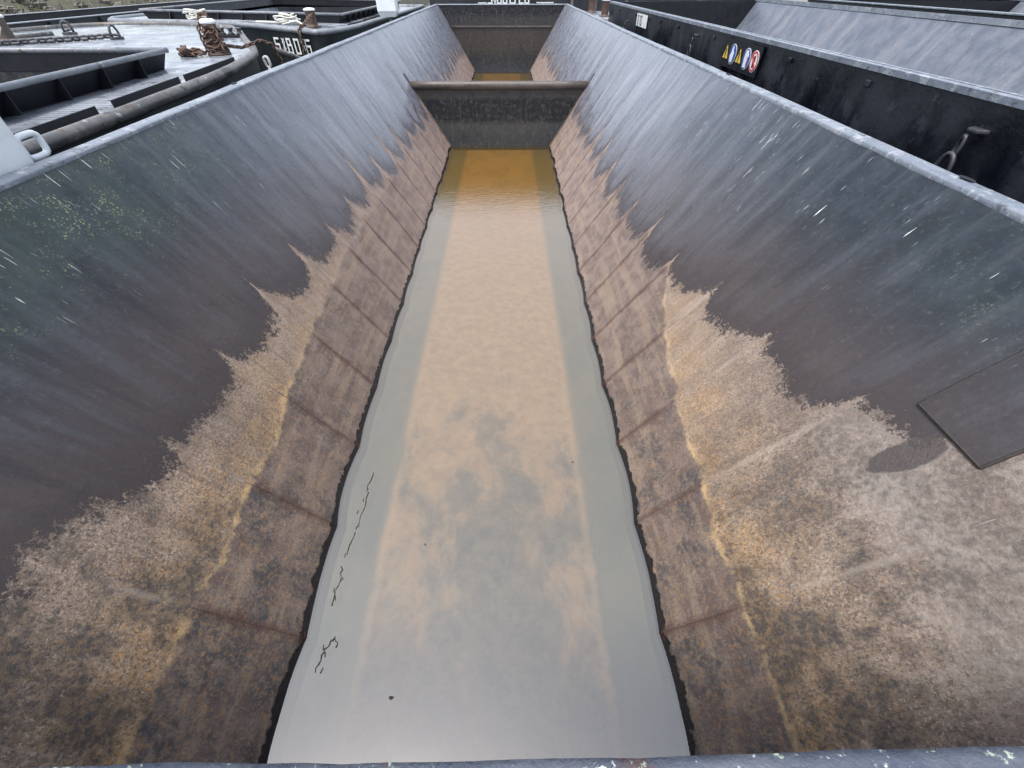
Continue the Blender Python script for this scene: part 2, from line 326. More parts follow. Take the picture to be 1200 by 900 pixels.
# ------------------------------------------------------------ geometry helpers
def tag(o, label=None, cat=None, group=None, kind=None):
    for k, v in (('label', label), ('category', cat), ('group', group), ('kind', kind)):
        if v: o[k] = v
    return o
def empty(name, loc, label, cat, group=None):
    o = bpy.data.objects.new(name, None); COL.objects.link(o); o.location = loc; o.empty_display_size = .2
    return tag(o, label, cat, group)
def mesh_obj(name, v, f, mat, parent=None, smooth=False, uv=None, attrs=None):
    me = bpy.data.meshes.new(name); me.from_pydata([tuple(map(float, q)) for q in v], [], [tuple(map(int, q)) for q in f]); me.update()
    if uv is not None:
        l = me.uv_layers.new(name='UVMap'); li = np.empty(len(me.loops), np.int32); me.loops.foreach_get('vertex_index', li)
        l.data.foreach_set('uv', np.asarray(uv, np.float32)[li].ravel())
    if attrs:
        for k, a in attrs.items():
            at = me.attributes.new(k, 'FLOAT', 'POINT'); at.data.foreach_set('value', np.asarray(a, np.float32))
    if smooth: me.polygons.foreach_set('use_smooth', [True] * len(me.polygons))
    me.materials.append(MAT[mat] if isinstance(mat, str) else mat)
    o = bpy.data.objects.new(name, me); COL.objects.link(o)
    if parent is not None:
        o.parent = parent
        pl = Vector(parent.location); q = parent.parent
        while q is not None: pl += Vector(q.location); q = q.parent
        for vv in me.vertices: vv.co -= pl
    return o
class B:
    def __init__(s): s.v = []; s.f = []
    def add(s, v, f):
        b = len(s.v); s.v += [tuple(q) for q in v]; s.f += [tuple(i + b for i in q) for q in f]; return s
    def box(s, x0, x1, y0, y1, z0, z1):
        v = [(x, y, z) for z in (z0, z1) for y in (y0, y1) for x in (x0, x1)]
        return s.add(v, [(0, 2, 3, 1), (4, 5, 7, 6), (0, 1, 5, 4), (2, 6, 7, 3), (0, 4, 6, 2), (1, 3, 7, 5)])
    def hexa(s, lo, hi):                       # two quads of four points
        return s.add(list(lo) + list(hi), [(3, 2, 1, 0), (4, 5, 6, 7), (0, 1, 5, 4), (1, 2, 6, 5), (2, 3, 7, 6), (3, 0, 4, 7)])
    def prism(s, pts, off):                    # polygon extruded along off
        n = len(pts); off = Vector(off); a = [Vector(p) for p in pts]
        return s.add(a + [p + off for p in a], [tuple(range(n))[::-1], tuple(range(n, 2 * n))] + [(i, (i + 1) % n, n + (i + 1) % n, n + i) for i in range(n)])
    def tube(s, pts, r, n=8, closed=False, cap=True):
        P = [Vector(p) for p in pts]; m = len(P); rings = []; up = None
        for i, p in enumerate(P):
            a = P[(i - 1) % m] if (closed or i) else p; b = P[(i + 1) % m] if (closed or i < m - 1) else p
            d = (b - a)
            d = d.normalized() if d.length > 1e-9 else Vector((0, 0, 1))
            if up is None: up = Vector((0, 0, 1)) if abs(d.z) < .9 else Vector((1, 0, 0))
            u = (up - d * up.dot(d)).normalized(); w_ = d.cross(u); up = u
            rr = r[i] if isinstance(r, (list, tuple)) else r
            rings.append([p + (u * math.cos(q) + w_ * math.sin(q)) * rr for q in [2 * math.pi * j / n for j in range(n)]])
        v = [q for rg in rings for q in rg]; f = []
        for i in range(m if closed else m - 1):
            k = (i + 1) % m
            for j in range(n): f.append((i * n + j, i * n + (j + 1) % n, k * n + (j + 1) % n, k * n + j))
        if cap and not closed: f += [tuple(range(n))[::-1], tuple((m - 1) * n + j for j in range(n))]
        return s.add(v, f)
    def lathe(s, prof, c, n=16):               # profile of (r, z) about a vertical axis at c
        v = [(c[0] + r * math.cos(2 * math.pi * j / n), c[1] + r * math.sin(2 * math.pi * j / n), c[2] + z) for r, z in prof for j in range(n)]
        f = [(i * n + j, i * n + (j + 1) % n, (i + 1) * n + (j + 1) % n, (i + 1) * n + j) for i in range(len(prof) - 1) for j in range(n)]
        f += [tuple(range(n))[::-1], tuple((len(prof) - 1) * n + j for j in range(n))]
        return s.add(v, f)
    def grid(s, rows):
        m = len(rows); n = len(rows[0])
        return s.add([p for r in rows for p in r], [(i * n + j, i * n + j + 1, (i + 1) * n + j + 1, (i + 1) * n + j) for i in range(m - 1) for j in range(n - 1)])
    def link(s, c, d, side, L=.12, W=.075, r=.016):
        d = Vector(d).normalized(); side = Vector(side); side = (side - d * side.dot(d)).normalized(); c = Vector(c)
        pts = []; hw = W / 2 - r; hl = L / 2 - W / 2
        for q in range(5): a = -math.pi / 2 + math.pi * q / 4; pts.append(c + d * (hl + hw * math.cos(a)) + side * hw * math.sin(a))
        for q in range(5): a = math.pi / 2 + math.pi * q / 4; pts.append(c + d * (-hl + hw * math.cos(a)) + side * hw * math.sin(a))
        return s.tube(pts, r, 6, closed=True)
    def chain(s, path, L=.12, W=.075, r=.016, jit=0.0):
        P = [Vector(p) for p in path]; seg = [(b - a).length for a, b in zip(P, P[1:])]; tot = sum(seg); pitch = L - 2.2 * r; n = max(2, int(tot / pitch)); out = []
        for i in range(n):
            q = (i + .5) * tot / n; k = 0
            while k < len(seg) - 1 and q > seg[k]: q -= seg[k]; k += 1
            c = P[k].lerp(P[k + 1], q / seg[k]); d = P[k + 1] - P[k]
            h = d.cross(Vector((0, 0, 1))); h = h if h.length > 1e-4 else Vector((1, 0, 0)); h.normalize(); v = h.cross(d.normalized())
            sd_ = (h + v) if i % 2 else (h - v)
            if jit: c = c + Vector([random.uniform(-jit, jit) for _ in range(3)])
            s.link(c, d, sd_, L, W, r)
        return s
    def build(s, name, mat, parent=None, smooth=False, bevel=0.0, **kw):
        o = mesh_obj(name, s.v, s.f, mat, parent, smooth, **kw)
        if bevel:
            md = o.modifiers.new('bevel', 'BEVEL'); md.width = bevel; md.segments = 2; md.limit_method = 'ANGLE'
        return o

def vnoise(y, seed, freq, octv=3):
    """smooth 1-D value noise in -1..1"""
    y = np.asarray(y, float); out = np.zeros_like(y); amp = 1.0; tot = 0
    for o in range(octv):
        g = np.random.default_rng(seed + o * 17).uniform(-1, 1, 512); q = y * freq * 2 ** o + 100; i = np.floor(q).astype(int); u = q - i; u = u * u * (3 - 2 * u)
        out += amp * (g[i % 512] * (1 - u) + g[(i + 1) % 512] * u); tot += amp; amp *= .5
    return out / tot

# ============================================================ THE SETTING
cw = B().box(-400, 400, -250, 700, -3, -.7).build('canal_water', 'canal_water'); tag(cw, kind='structure')
# sloping bank on the left
rows = []
for yy in np.linspace(-60, 160, 180):
    row = []
    for xx in np.linspace(-19.9, -42, 46):
        q = (-19.9 - xx)
        zz = -1.2 + 5.6 * (1 - math.exp(-q / 4.2)) + .22 * float(vnoise([yy * .9 + xx * 1.7], 3, .7)[0]) + .12 * float(vnoise([yy * 1.3 - xx * 2.3], 9, 1.3)[0])
        row.append((xx, yy, zz))
    rows.append(row)
bank = B().grid(rows).build('bank', 'soil', smooth=True); tag(bank, kind='structure')
def bank_z(xx): return -1.2 + 5.6 * (1 - math.exp(-(-19.9 - xx) / 4.2))
st = B()
for i in range(900):
    yy = random.uniform(8, 70); xx = -20.0 - abs(random.gauss(0, 3.0)); r = random.uniform(.12, .42); c = Vector((xx, yy, bank_z(xx) + r * .25)); n0 = len(st.v)
    pts = []
    for a in range(3):
        for b in range(6):
            la = (-.6, .15, .85)[a]; t_ = b * math.pi / 3 + a * .5 + random.uniform(-.2, .2); q = r * random.uniform(.75, 1.15)
            pts.append(c + Vector((math.cos(t_) * math.cos(la) * q, math.sin(t_) * math.cos(la) * q * 1.2, math.sin(la) * q * .8)))
    st.add(pts, [(a * 6 + b, a * 6 + (b + 1) % 6, a * 6 + 6 + (b + 1) % 6, a * 6 + 6 + b) for a in range(2) for b in range(6)] + [(12, 13, 14, 15, 16, 17)])
tag(st.build('bank_stones', 'stone'), 'loose grey stones scattered over the canal bank', 'stones', kind='stuff')
for nm, mt, cnt, lab in (('bank_grass', 'grass', 9000, 'rough green grass tufts growing on the canal bank'), ('bank_reeds', 'reed', 1500, 'dry straw coloured reed stems on the canal bank')):
    g = B()
    for i in range(cnt):
        yy = random.uniform(10, 70); xx = -20.3 - abs(random.gauss(0, 4)); h = random.uniform(.15, .5) if nm == 'bank_grass' else random.uniform(.5, 1.3)
        wd = .012 if nm == 'bank_grass' else .022; zz = bank_z(xx) - .1; lx, ly = random.gauss(0, .35) * h, random.gauss(0, .35) * h; a = random.uniform(0, 6.28); ca, sa = math.cos(a) * wd, math.sin(a) * wd
        g.add([(xx - ca, yy - sa, zz), (xx + ca, yy + sa, zz), (xx + lx * .4 + ca * .7, yy + ly * .4 + sa * .7, zz + h * .6), (xx + lx * .4 - ca * .7, yy + ly * .4 - sa * .7, zz + h * .6), (xx + lx, yy + ly, zz + h)],
              [(0, 1, 2, 3), (3, 2, 4)])
    tag(g.build(nm, mt), lab, 'grass' if 'grass' in nm else 'reeds', kind='stuff')

# ============================================================ THE BARGE WE STAND ON
CXB = -.05; HB = 1.66; HT = 3.62; ZT = 3.07; SL = (HT - HB) / ZT; YE = 31.72; YC = 15.94; FS = 1.055
barge = empty('hopper_barge', (CXB, 0, -1.0), 'empty open hopper barge in the middle with brown water in its long sloping hold', 'barge')
LOB = {-1: ([0, .8, 1.9, 2.7, 3.8, 5.6, 6.4, 7.85, 11.2, 16, 24, 32], [1.72, 1.66, 1.36, 1.26, 1.28, 1.22, 1.18, 1.02, .92, .85, .8, .75]),
       1: ([0, 1.3, 1.6, 2.34, 3.4, 4.6, 5.8, 6.7, 8.1, 10.6, 16, 24, 32], [3.3, 2.75, 2.02, 1.66, 1.46, 1.25, 1.06, .95, .94, .88, .82, .8, .75])}
SPK = {-1: ([0, 3, 8, 14, 32], [1.72, 1.60, 1.66, 1.55, 1.6]), 1: ([0, 2, 3, 6, 14, 32], [3.3, 2.15, 1.66, 1.50, 1.46, 1.6])}
SCU = {-1: ([0, 1, 2, 2.8, 3.8, 6, 32], [.88, .86, .84, .86, 1.0, 1.1, 1.2]), 1: ([0, 1, 2, 3.1, 4.3, 5.3, 7, 32], [.74, .74, .76, .84, 1.0, 1.3, 1.3, 1.3])}
NZ = 46; NS = 26
zs = np.concatenate([np.linspace(-.30, .3, 12, endpoint=False), np.linspace(.3, ZT, NZ - 12)])
def wall_fields(side, yy, zz):
    """tide line etc. as smooth fields over the plate (y along the hold, z height)"""
    ph = (yy / FS) % 1.0; d = np.minimum(ph, 1 - ph)                      # distance from a frame, in bays
    k = np.round(yy / FS).astype(int); rk = np.random.default_rng(40 + side).uniform(.45, 1.4, 64)[k % 64]
    lobe = np.interp(yy, *LOB[side]); spike = np.interp(yy, *SPK[side])
    wid = np.interp(yy, [0, 6, 12, 32], [.13, .12, .20, .26])
    tooth = (.78 * np.exp(-d / (wid * .42)) + .42 * np.exp(-d / (wid * 1.8))) * rk
    skew = np.where(ph < .5, 1.0, .8)
    zb = lobe + (spike - lobe) * np.clip(tooth * skew, 0, 1.15) + .13 * vnoise(yy, 5 + side, 1.6, 4)
    scum = np.interp(yy, *SCU[side]) - .045 * np.abs(np.sin(np.pi * yy / FS)) + .05 * vnoise(yy, 15 + side, 2.2, 4)
    algae = np.zeros_like(yy); lime = np.clip((zz - 1.9) / .6, 0, 1) * np.clip((11 - yy) / 5, .12, 1)
    if side < 0:
        algae = np.clip((zz - 2.25) / .35, 0, 1) * np.clip((6.6 - yy) / 2.5, 0, 1); lime = lime * .6
    else:
        algae = np.clip((zz - 2.3) / .35, 0, 1) * np.clip((3.2 - yy) / 1.2, 0, 1) * .35
    stain = np.zeros_like(yy); bleach = np.zeros_like(yy)
    if side > 0:
        stain = np.exp(-(((yy - 1.60 + .12 * (zz - 1.93)) / .115) ** 2 + ((zz - 1.93) / .24) ** 2))
        bleach = np.clip((zz - 1.30) / .5, 0, 1) * np.clip((2.5 - yy) / .6, 0, 1)
    return dict(tide=zz - zb, scum=zz - scum, frame=d * FS, algae=algae, lime=lime, stain=stain, bleach=bleach)
def near_taper(side, yy, zz):
    """the hold narrows a little at its foot towards our end"""
    return np.interp(yy, [0, 3.2, 5, 11, 16], [.08, .0, 0, 0, 0] if side < 0 else [.13, .10, .09, .06, 0]) * np.clip(1 - zz / ZT, 0, 1.1)
def wall_x(side, yy, zz):
    ph = (yy / FS) % 1.0; bay = np.floor(yy / FS).astype(int)
    amp = np.random.default_rng(80 + side).uniform(.55, 1.3, 64)[bay % 64]
    A = np.interp(zz, [-.3, .3, 1.2, 3.07], [.040, .036, .026, .008])
    dish = A * amp * np.sin(np.pi * ph) ** .8
    long_ = .020 * vnoise(yy + 3 * zz, 60 + side, .45, 3) * np.clip((ZT - zz) / .4, 0, 1)
    dent = .010 * vnoise(yy * 1.7 + zz * 2.3, 71 + side, 1.1, 2) * np.clip((ZT - zz) / .4, 0, 1)
    return CXB + side * (HB + SL * zz + dish + long_ + dent - near_taper(side, yy, zz))
for side in (-1, 1):
    nb = int(math.ceil(YE / FS))
    for b in range(nb):
        y0, y1 = b * FS, min((b + 1) * FS, YE + .06)
        ys = np.linspace(y0 + 1e-4, y1 - 1e-4, NS + 1)
        Y, Z = np.meshgrid(ys, zs, indexing='ij'); Y = Y.ravel(); Z = Z.ravel(); X = wall_x(side, Y, Z)
        n = len(zs); f = []
        for i in range(NS):
            for j in range(n - 1):
                q = (i * n + j, (i + 1) * n + j, (i + 1) * n + j + 1, i * n + j + 1)
                f.append(q[::-1] if side > 0 else q)
        uv = np.stack([Y + (40 if side > 0 else 0), Z * math.hypot(1, SL)], 1)
        mesh_obj('hold_plate', np.stack([X, Y, Z], 1), f, 'hold_plating', barge, True, uv, wall_fields(side, Y, Z))
# coaming: bent flange along the top of each side
for side in (-1, 1):
    ys = np.arange(-.25, YE + .3, .12); prof = []
    ow = .170 + .012 * vnoise(ys, 21 + side, .8, 3) + .022 * np.maximum(0, vnoise(ys, 31 + side, .35, 2)); dz = .010 * vnoise(ys, 41 + side, .5, 3)
    for yy, o_, d_ in zip(ys, ow, dz):
        xi = HT - .012; prof.append([(CXB + side * q, yy, zz) for q, zz in ((xi, ZT - .035), (xi - .006, ZT + .004 + d_), (xi + .014, ZT + .016 + d_), (xi + o_ - .02, ZT + .014 + d_), (xi + o_, ZT + d_), (xi + o_, ZT - .12))])
    c = B().grid(prof if side < 0 else [r[::-1] for r in prof]).build('coaming', 'coaming_paint', barge, True)
    c['label'] = 'pale blue grey worn steel edge along the top of the hold'
for yy, side in ((3.33, 1), (8.1, 1), (7.4, -1)):                # drain slots near the outer edge of the flange
    a = [(CXB + side * (3.745 + .028 * math.sin(q)), yy + .075 * math.cos(q), ZT + .0215) for q in [2 * math.pi * i / 14 for i in range(14)]]
    B().prism(a, (0, 0, .004)).build('drain_slot', 'black_plate', barge)
# end flange we look over
xs = np.linspace(-HT - .15, HT + .15, 90); prof = []
for xx in xs:
    j = .012 * float(vnoise([xx], 77, 2.2, 4)[0]); prof.append([(CXB + xx, -.45, ZT + .02), (CXB + xx, .048 + j, ZT + .024 + j * .4), (CXB + xx, .067 + j, ZT + .012), (CXB + xx, .067 + j, ZT - .05), (CXB + xx, -.1, ZT - .06)])
o = B().grid(prof).build('end_coaming', 'near_coaming_paint', barge, True); o['label'] = 'dark slate blue end flange flecked with white and green'
B().box(CXB - HT, CXB + HT, -.12, -.02, -.3, ZT - .05).build('near_bulkhead', 'end_bulkhead_plate', barge)
# far end bulkhead with its ledge and rim
eb = B().prism([(CXB - HB + .12, YE, -.3), (CXB + HB - .12, YE, -.3), (CXB + HT + .02, YE, ZT - .02), (CXB - HT - .02, YE, ZT - .02)], (0, .12, 0)).build('end_bulkhead', 'end_bulkhead_plate', barge)
B().box(CXB - HB - SL * 2.1 + .1, CXB + HB + SL * 2.1 - .1, YE - .05, YE - .004, 2.08, 2.15).build('ledge', 'pipe_rust', eb, bevel=.008)
rim = []
for xx in np.linspace(-HT - .05, HT + .05, 60):
    j = .018 * float(vnoise([xx], 55, 1.1, 3)[0]); rim.append([(CXB + xx, YE - .03 + j, ZT - .03), (CXB + xx, YE - .03 + j, ZT + .01 + j * .6), (CXB + xx, YE + .16, ZT + .012 + j * .6), (CXB + xx, YE + .16, ZT - .1)])
B().grid(rim).build('rim', 'coaming_paint', eb, True)
# cross bulkhead with its pipe and gussets
zc = 1.66; hw = HB + SL * zc
cbk = B().prism([(CXB - HB + .12, YC, -.3), (CXB + HB - .12, YC, -.3), (CXB + hw - .01, YC, zc), (CXB - hw + .01, YC, zc)], (0, .05, 0)).build('cross_bulkhead', 'cross_bulkhead_plate', barge)
cbk['label'] = 'black stained plate dividing the hold, topped by a brown pipe'
B().tube([(CXB - hw - .06 + q * (2 * hw + .12) / 8, YC + .01, zc + .085) for q in range(9)], .112, 18).build('top_pipe', 'pipe_rust', cbk, True)
for side in (-1, 1):
    gp = [(CXB + side * (HB + SL * zz - .02), YC - .03, zz) for zz in (.0, 2.05)] + [(CXB + side * (HB + SL * zz + .03), YC - .03, zz) for zz in (2.05, .0)]
    B().prism(gp, (0, .11, 0)).build('gusset', 'pipe_rust', cbk)
    gp = [(CXB + side * (HB + SL * zz - .035), YE - .12, zz) for zz in (.0, 2.95)] + [(CXB + side * (HB + SL * zz + .03), YE - .12, zz) for zz in (2.95, .0)]
    B().prism(gp, (0, .08, 0)).build('gusset', 'pipe_rust', eb)
# doubler plate on the right side
pz0, pz1, py0, py1 = 2.13, 2.98, 1.36, 1.87
NX = math.hypot(1, SL)
def onwall(yy, zz, off): return (CXB + HB + SL * zz + .012 - float(near_taper(1, yy, zz)) - off / NX, yy, zz + off * SL / NX)
pl = B().hexa([onwall(py0, pz0, -.03), onwall(py1, pz0, -.03), onwall(py1, pz1, -.03), onwall(py0, pz1, -.03)], [onwall(py0, pz0, .014), onwall(py1, pz0, .014), onwall(py1, pz1, .014), onwall(py0, pz1, .014)])
o = pl.build('doubler_plate', 'hold_plating', barge, uv=np.array([[q[1] + 40, q[2] * NX] for q in pl.v]),
             attrs=dict(tide=[.15, .15, .75, .75] * 2, scum=[1] * 8, frame=[.5] * 8, algae=[0] * 8, lime=[.3] * 8, stain=[0] * 8, bleach=[0] * 8))
o['label'] = 'dark square doubler plate welded high on the right hold side'
wd = B()
for p_, q_ in (((py0, pz0), (py1, pz0)), ((py0, pz0), (py0, pz1)), ((py1, pz0), (py1, pz1))):
    wd.tube([onwall(p_[0] + (q_[0] - p_[0]) * i / 6 + random.uniform(-.004, .004), p_[1] + (q_[1] - p_[1]) * i / 6, .004) for i in range(7)], .013, 6)
wd.build('weld_bead', 'twig', o)
# outer hull: two sides, ends and bottom
hull = B()
hx = HT + .17
for side in (-1, 1):
    q = [(CXB + side * hx, -.5, -1.1), (CXB + side * hx, YE + .2, -1.1), (CXB + side * hx, YE + .2, ZT - .1), (CXB + side * hx, -.5, ZT - .1)]
    hull.prism(q, (-side * .03, 0, 0))
hull.box(CXB - hx, CXB + hx, YE + .17, YE + .2, -1.1, ZT - .1); hull.box(CXB - hx, CXB + hx, -.5, -.46, -1.1, ZT - .1); hull.box(CXB - hx, CXB + hx, -.5, YE + .2, -1.1, -1.05)
hull.build('hull', 'tar', barge)
B().grid([[(CXB + xx, yy, -.10) for xx in np.linspace(-HB - .05, HB + .05, 14)] for yy in np.linspace(-.02, YE, 60)]).build('hold_floor', 'silted_floor', barge)
for a, b in ((-.02, YC + .01), (YC + .04, YE + .01)):
    o = B().grid([[(CXB + xx, yy, 0) for xx in np.linspace(-HB - .12, HB + .12, 8)] for yy in np.linspace(a, b, 20)]).build('hold_water', 'murky_water'); tag(o, kind='structure')

# ============================================================ NEIGHBOURING BARGES
def hold_box(parent, xl, xr, y0, y1, ztop, zfloor=0.0, sl=.64, end_mat='end_bulkhead_plate', wall='far_plating', both_ends=True, bays=2.6):
    """sloping plates, end bulkheads and floor of a neighbour's hold"""
    dx = sl * (ztop - zfloor)
    for xt, sg in ((xl, 1), (xr, -1)):
        n = max(1, int((y1 - y0) / bays))
        for i in range(n):
            a, b = y0 + (y1 - y0) * i / n, y0 + (y1 - y0) * (i + 1) / n; rows = []; uv = []
            for u in np.linspace(0, 1, 9):
                yy = a + (b - a) * u; r = []
                for t in np.linspace(0, 1, 10):
                    dish = .03 * abs(math.sin(u * math.pi * 2)) * min(1, 4 * t * (1.0)) ; r.append((xt + sg * (dx * t) - sg * dish, yy, ztop - (ztop - zfloor) * t)); uv.append((yy + xt * 3, t * (ztop - zfloor) * 1.19))
                rows.append(r if sg > 0 else r)
            bb = B().grid(rows)
            if sg > 0: bb.f = [q[::-1] for q in bb.f]
            bb.build('hold_plate', wall, parent, True, uv=np.array(uv))
    ends = []
    for yy, d in ((y0, -.06), (y1, .06)) if both_ends else ((y1, .06),):
        ends.append(B().prism([(xl + dx, yy, zfloor), (xr - dx, yy, zfloor), (xr, yy, ztop), (xl, yy, ztop)], (0, d, 0)).build('end_bulkhead', end_mat, parent))
    B().box(xl + dx - .05, xr - dx + .05, y0, y1, zfloor - .06, zfloor).build('hold_floor', 'silted_floor', parent)
    return ends

def lerp_tab(tab, q): return float(np.interp(q, [t[0] for t in tab], [t[1] for t in tab]))

def deck_barge(name, label, xr_tab, xl_tab, ys, zf, hold, hull_mat='hull_green_black', bow_hi=True, rail_mat='rail_steel', rail_r=.078):
    """barge with a walkway round its hold: hull, deck, pipe rub rail, leaning coaming with brackets"""
    hx0, hx1, hy0, hy1, ch = hold                      # hold opening at deck level and coaming height
    e = empty(name, ((hx0 + hx1) / 2, (ys[0] + ys[-1]) / 2, -1), label, 'barge', 'barges with a walkway round the hold')
    ys = sorted(set([round(q, 3) for q in ys] + [hy0, hy1])); XR = {q: lerp_tab(xr_tab, q) for q in ys}; XL = {q: lerp_tab(xl_tab, q) for q in ys}
    dk = B()
    def strip(fa, fb, yy):
        dk.grid([[(fa(q) + (fb(q) - fa(q)) * i / 8, q, zf(fa(q) + (fb(q) - fa(q)) * i / 8, q)) for i in range(9)] for q in yy])
    mid = [q for q in ys if hy0 <= q <= hy1]
    strip(lambda q: XL[q], lambda q: hx0, mid); strip(lambda q: hx1, lambda q: XR[q], mid)
    for yy in ([q for q in ys if q <= hy0], [q for q in ys if q >= hy1]):
        if len(yy) > 1: strip(lambda q: XL[q], lambda q: XR[q], yy)
    dk.build('deck', 'wet_deck', e, True)
    out = [(XR[q], q) for q in ys] + [(XL[q], q) for q in reversed(ys)]
    # close the two ends with intermediate points
    def seg(a, b, n): return [(a[0] + (b[0] - a[0]) * i / n, a[1] + (b[1] - a[1]) * i / n) for i in range(1, n)]
    ring = [(XR[q], q) for q in ys] + seg((XR[ys[-1]], ys[-1]), (XL[ys[-1]], ys[-1]), 8) + [(XL[q], q) for q in reversed(ys)] + seg((XL[ys[0]], ys[0]), (XR[ys[0]], ys[0]), 8)
    top = [Vector((x, y, zf(x, y))) for x, y in ring]
    cx, cy = (hx0 + hx1) / 2, (ys[0] + ys[-1]) / 2
    rows = []
    for fz in (0, .15, .4, .7, 1):
        r = []
        for p in top:
            k = .06 * fz ** 2; yy = p.y + (cy - p.y) * k * (1 if (p.y > ys[-1] - 9 or p.y < ys[0] + 9) else .3)
            r.append(Vector((p.x + (cx - p.x) * .03 * fz ** 2, yy, p.z + (-1.1 - p.z) * fz)))
        rows.append(r + [r[0]])
    hb = B().grid(rows); hb.f = [q[::-1] for q in hb.f]; hb.build('hull', hull_mat, e, True)
    B().tube([p + Vector((0, 0, .005)) for p in top], rail_r, 12, closed=True).build('rub_rail', rail_mat, e, True)
    # coaming: leaning plate, pipe on top, brackets outside
    le = .64 * ch
    cor = [(hx0, hy0), (hx1, hy0), (hx1, hy1), (hx0, hy1)]; nrm = [(0, -1), (1, 0), (0, 1), (-1, 0)]
    for i in range(4):
        a, b = cor[i], cor[(i + 1) % 4]; n = nrm[i]; za = zf(*a) - .02; zb = zf(*b) - .02; lean = le if n[0] else 0.0
        ext = Vector((b[0] - a[0], b[1] - a[1], 0)).normalized() * .03
        A0 = Vector((a[0], a[1], za)); B0 = Vector((b[0], b[1], zb)); up = Vector((n[0] * lean, n[1] * lean, ch)); th = Vector((-n[0] * .02, -n[1] * .02, 0))
        xt = Vector((le, 0, 0)) if (not n[0]) else Vector((0, 0, 0)); sgn = 1 if n[1] < 0 else -1
        q = [A0, B0, B0 + up + xt * sgn, A0 + up - xt * sgn]
        cm = B().prism(q, th).build('coaming', 'black_plate', e)
        B().tube([q[3] - ext, (q[3] + q[2]) / 2, q[2] + ext], .038, 10).build('coaming_pipe', 'pale_rail', cm, True)
        ln = (B0 - A0).length; m = max(2, int(ln / .82))
        for j in range(1, m):
            p = A0.lerp(B0, j / m); s_ = (B0 - A0).normalized() * .015; nn = Vector((n[0], n[1], 0))
            B().prism([p + nn * .003, p + nn * .22 + Vector((0, 0, .02)), p + up * .96 + nn * .03, p + up * .96 + nn * .003], s_).build('bracket', 'black_plate', cm)
    return e, ring, top

# ---- A: close on the left, its bow towards the background
zA = lambda x, y: float(np.interp(y, [-20, 5, 8.5, 10, 13, 18.5], [2.9, 2.94, 3.0, 3.03, 3.06, 3.08]))
xrA = [(-20, -4.66), (8.4, -4.66), (9.3, -4.72), (10.2, -4.86), (11.0, -5.06), (11.8, -5.42), (12.6, -5.88), (13.6, -6.42), (15.3, -7.3), (16.6, -8.15), (17.3, -9.3), (17.9, -10.9)]
xlA = [(-20, -14.15), (13, -14.15), (15, -13.95), (16.4, -13.6), (17.4, -13.0), (17.9, -12.3)]
ysA = list(np.linspace(-20, 8, 15)) + list(np.linspace(8.4, 17.9, 28))
A, ringA, topA = deck_barge('deck_barge', 'barge at far left with pale wet foredeck, rusty chain bollard and rounded bow', xrA, xlA, ysA, zA, (-13.0, -5.93, -14.0, 9.25, .29))
hold_box(A, -13.0 , -5.95, -13.98, 9.235, 2.99, 0, end_mat='silted_plate')
for a, b in ((4.6, 6.05), (6.35, 7.9), (8.05, 9.75)):                      # black foot plates along the edge of the walkway
    B().prism([(-4.86 - .03, a, zA(0, a) + .0), (-4.86 - .03, b, zA(0, b) + .0), (-4.86 - .03, b, zA(0, b) + .11), (-4.86 - .03, a, zA(0, a) + .11)], (.02, 0, 0)).build('toe_plate', 'black_plate', A)
for i in range(46):                                                         # raised treads of the walkway
    yy = 4.4 + i * .10; B().box(-5.62, -5.12, yy, yy + .035, zA(0, yy) - .01, zA(0, yy) + .006).build('tread_bar', 'wet_deck', A)

def shackle(name, c, ang, label, mat='chain_dark', s=1.0):
    e = empty(name, c, label, 'shackle'); c = Vector(c); d = Vector((math.cos(ang), math.sin(ang), 0)); n = Vector((-d.y, d.x, 0))
    B().prism([c - d * .16 * s - n * .05 + Vector((0, 0, 0)), c + d * .16 * s - n * .05, c + d * .16 * s + n * .05, c - d * .16 * s + n * .05], (0, 0, .05)).build('base_plate', mat, e, bevel=.008)
    B().tube([c + d * (q * s) + Vector((0, 0, z)) for q, z in ((-.10, .05), (-.10, .16), (-.06, .25), (0, .28), (.06, .25), (.10, .16), (.10, .05))], .03 * s, 8).build('bow', mat, e, True)
    B().tube([c - n * .16 * s + Vector((0, 0, .09)), c + n * .16 * s + Vector((0, 0, .09))], .028 * s, 8).build('pin', mat, e, True)
    return e
shackle('deck_shackle', (-11.72, 14.89, zA(0, 14.9)), .4, 'dark shackle on pale foredeck, farther one, beside grey pipe', s=1.0)
shackle('deck_shackle', (-9.62, 13.64, zA(0, 13.64)), 1.2, 'dark shackle on pale foredeck at end of straight chain', s=.95)
ch = B().chain([(-13.9, 10.6, 2.97), (-13.0, 11.0, 3.06), (-11.9, 12.1, 3.10), (-10.9, 12.9, 3.11), (-10.2, 13.35, 3.12), (-9.7, 13.6, 3.14)], .22, .14, .028)
tag(ch.build('deck_chain', 'chain_dark', smooth=True), 'dark link chain lying straight across pale foredeck at far left', 'chain')
pp = B().tube([(-13.6, 11.2, 3.04), (-12.9, 12.9, 3.06), (-11.95, 14.6, 3.10)], .055, 8)
tag(pp.build('deck_pipe', 'rail_steel', smooth=True), 'thin grey pipe lying on the pale foredeck at far left', 'pipe')

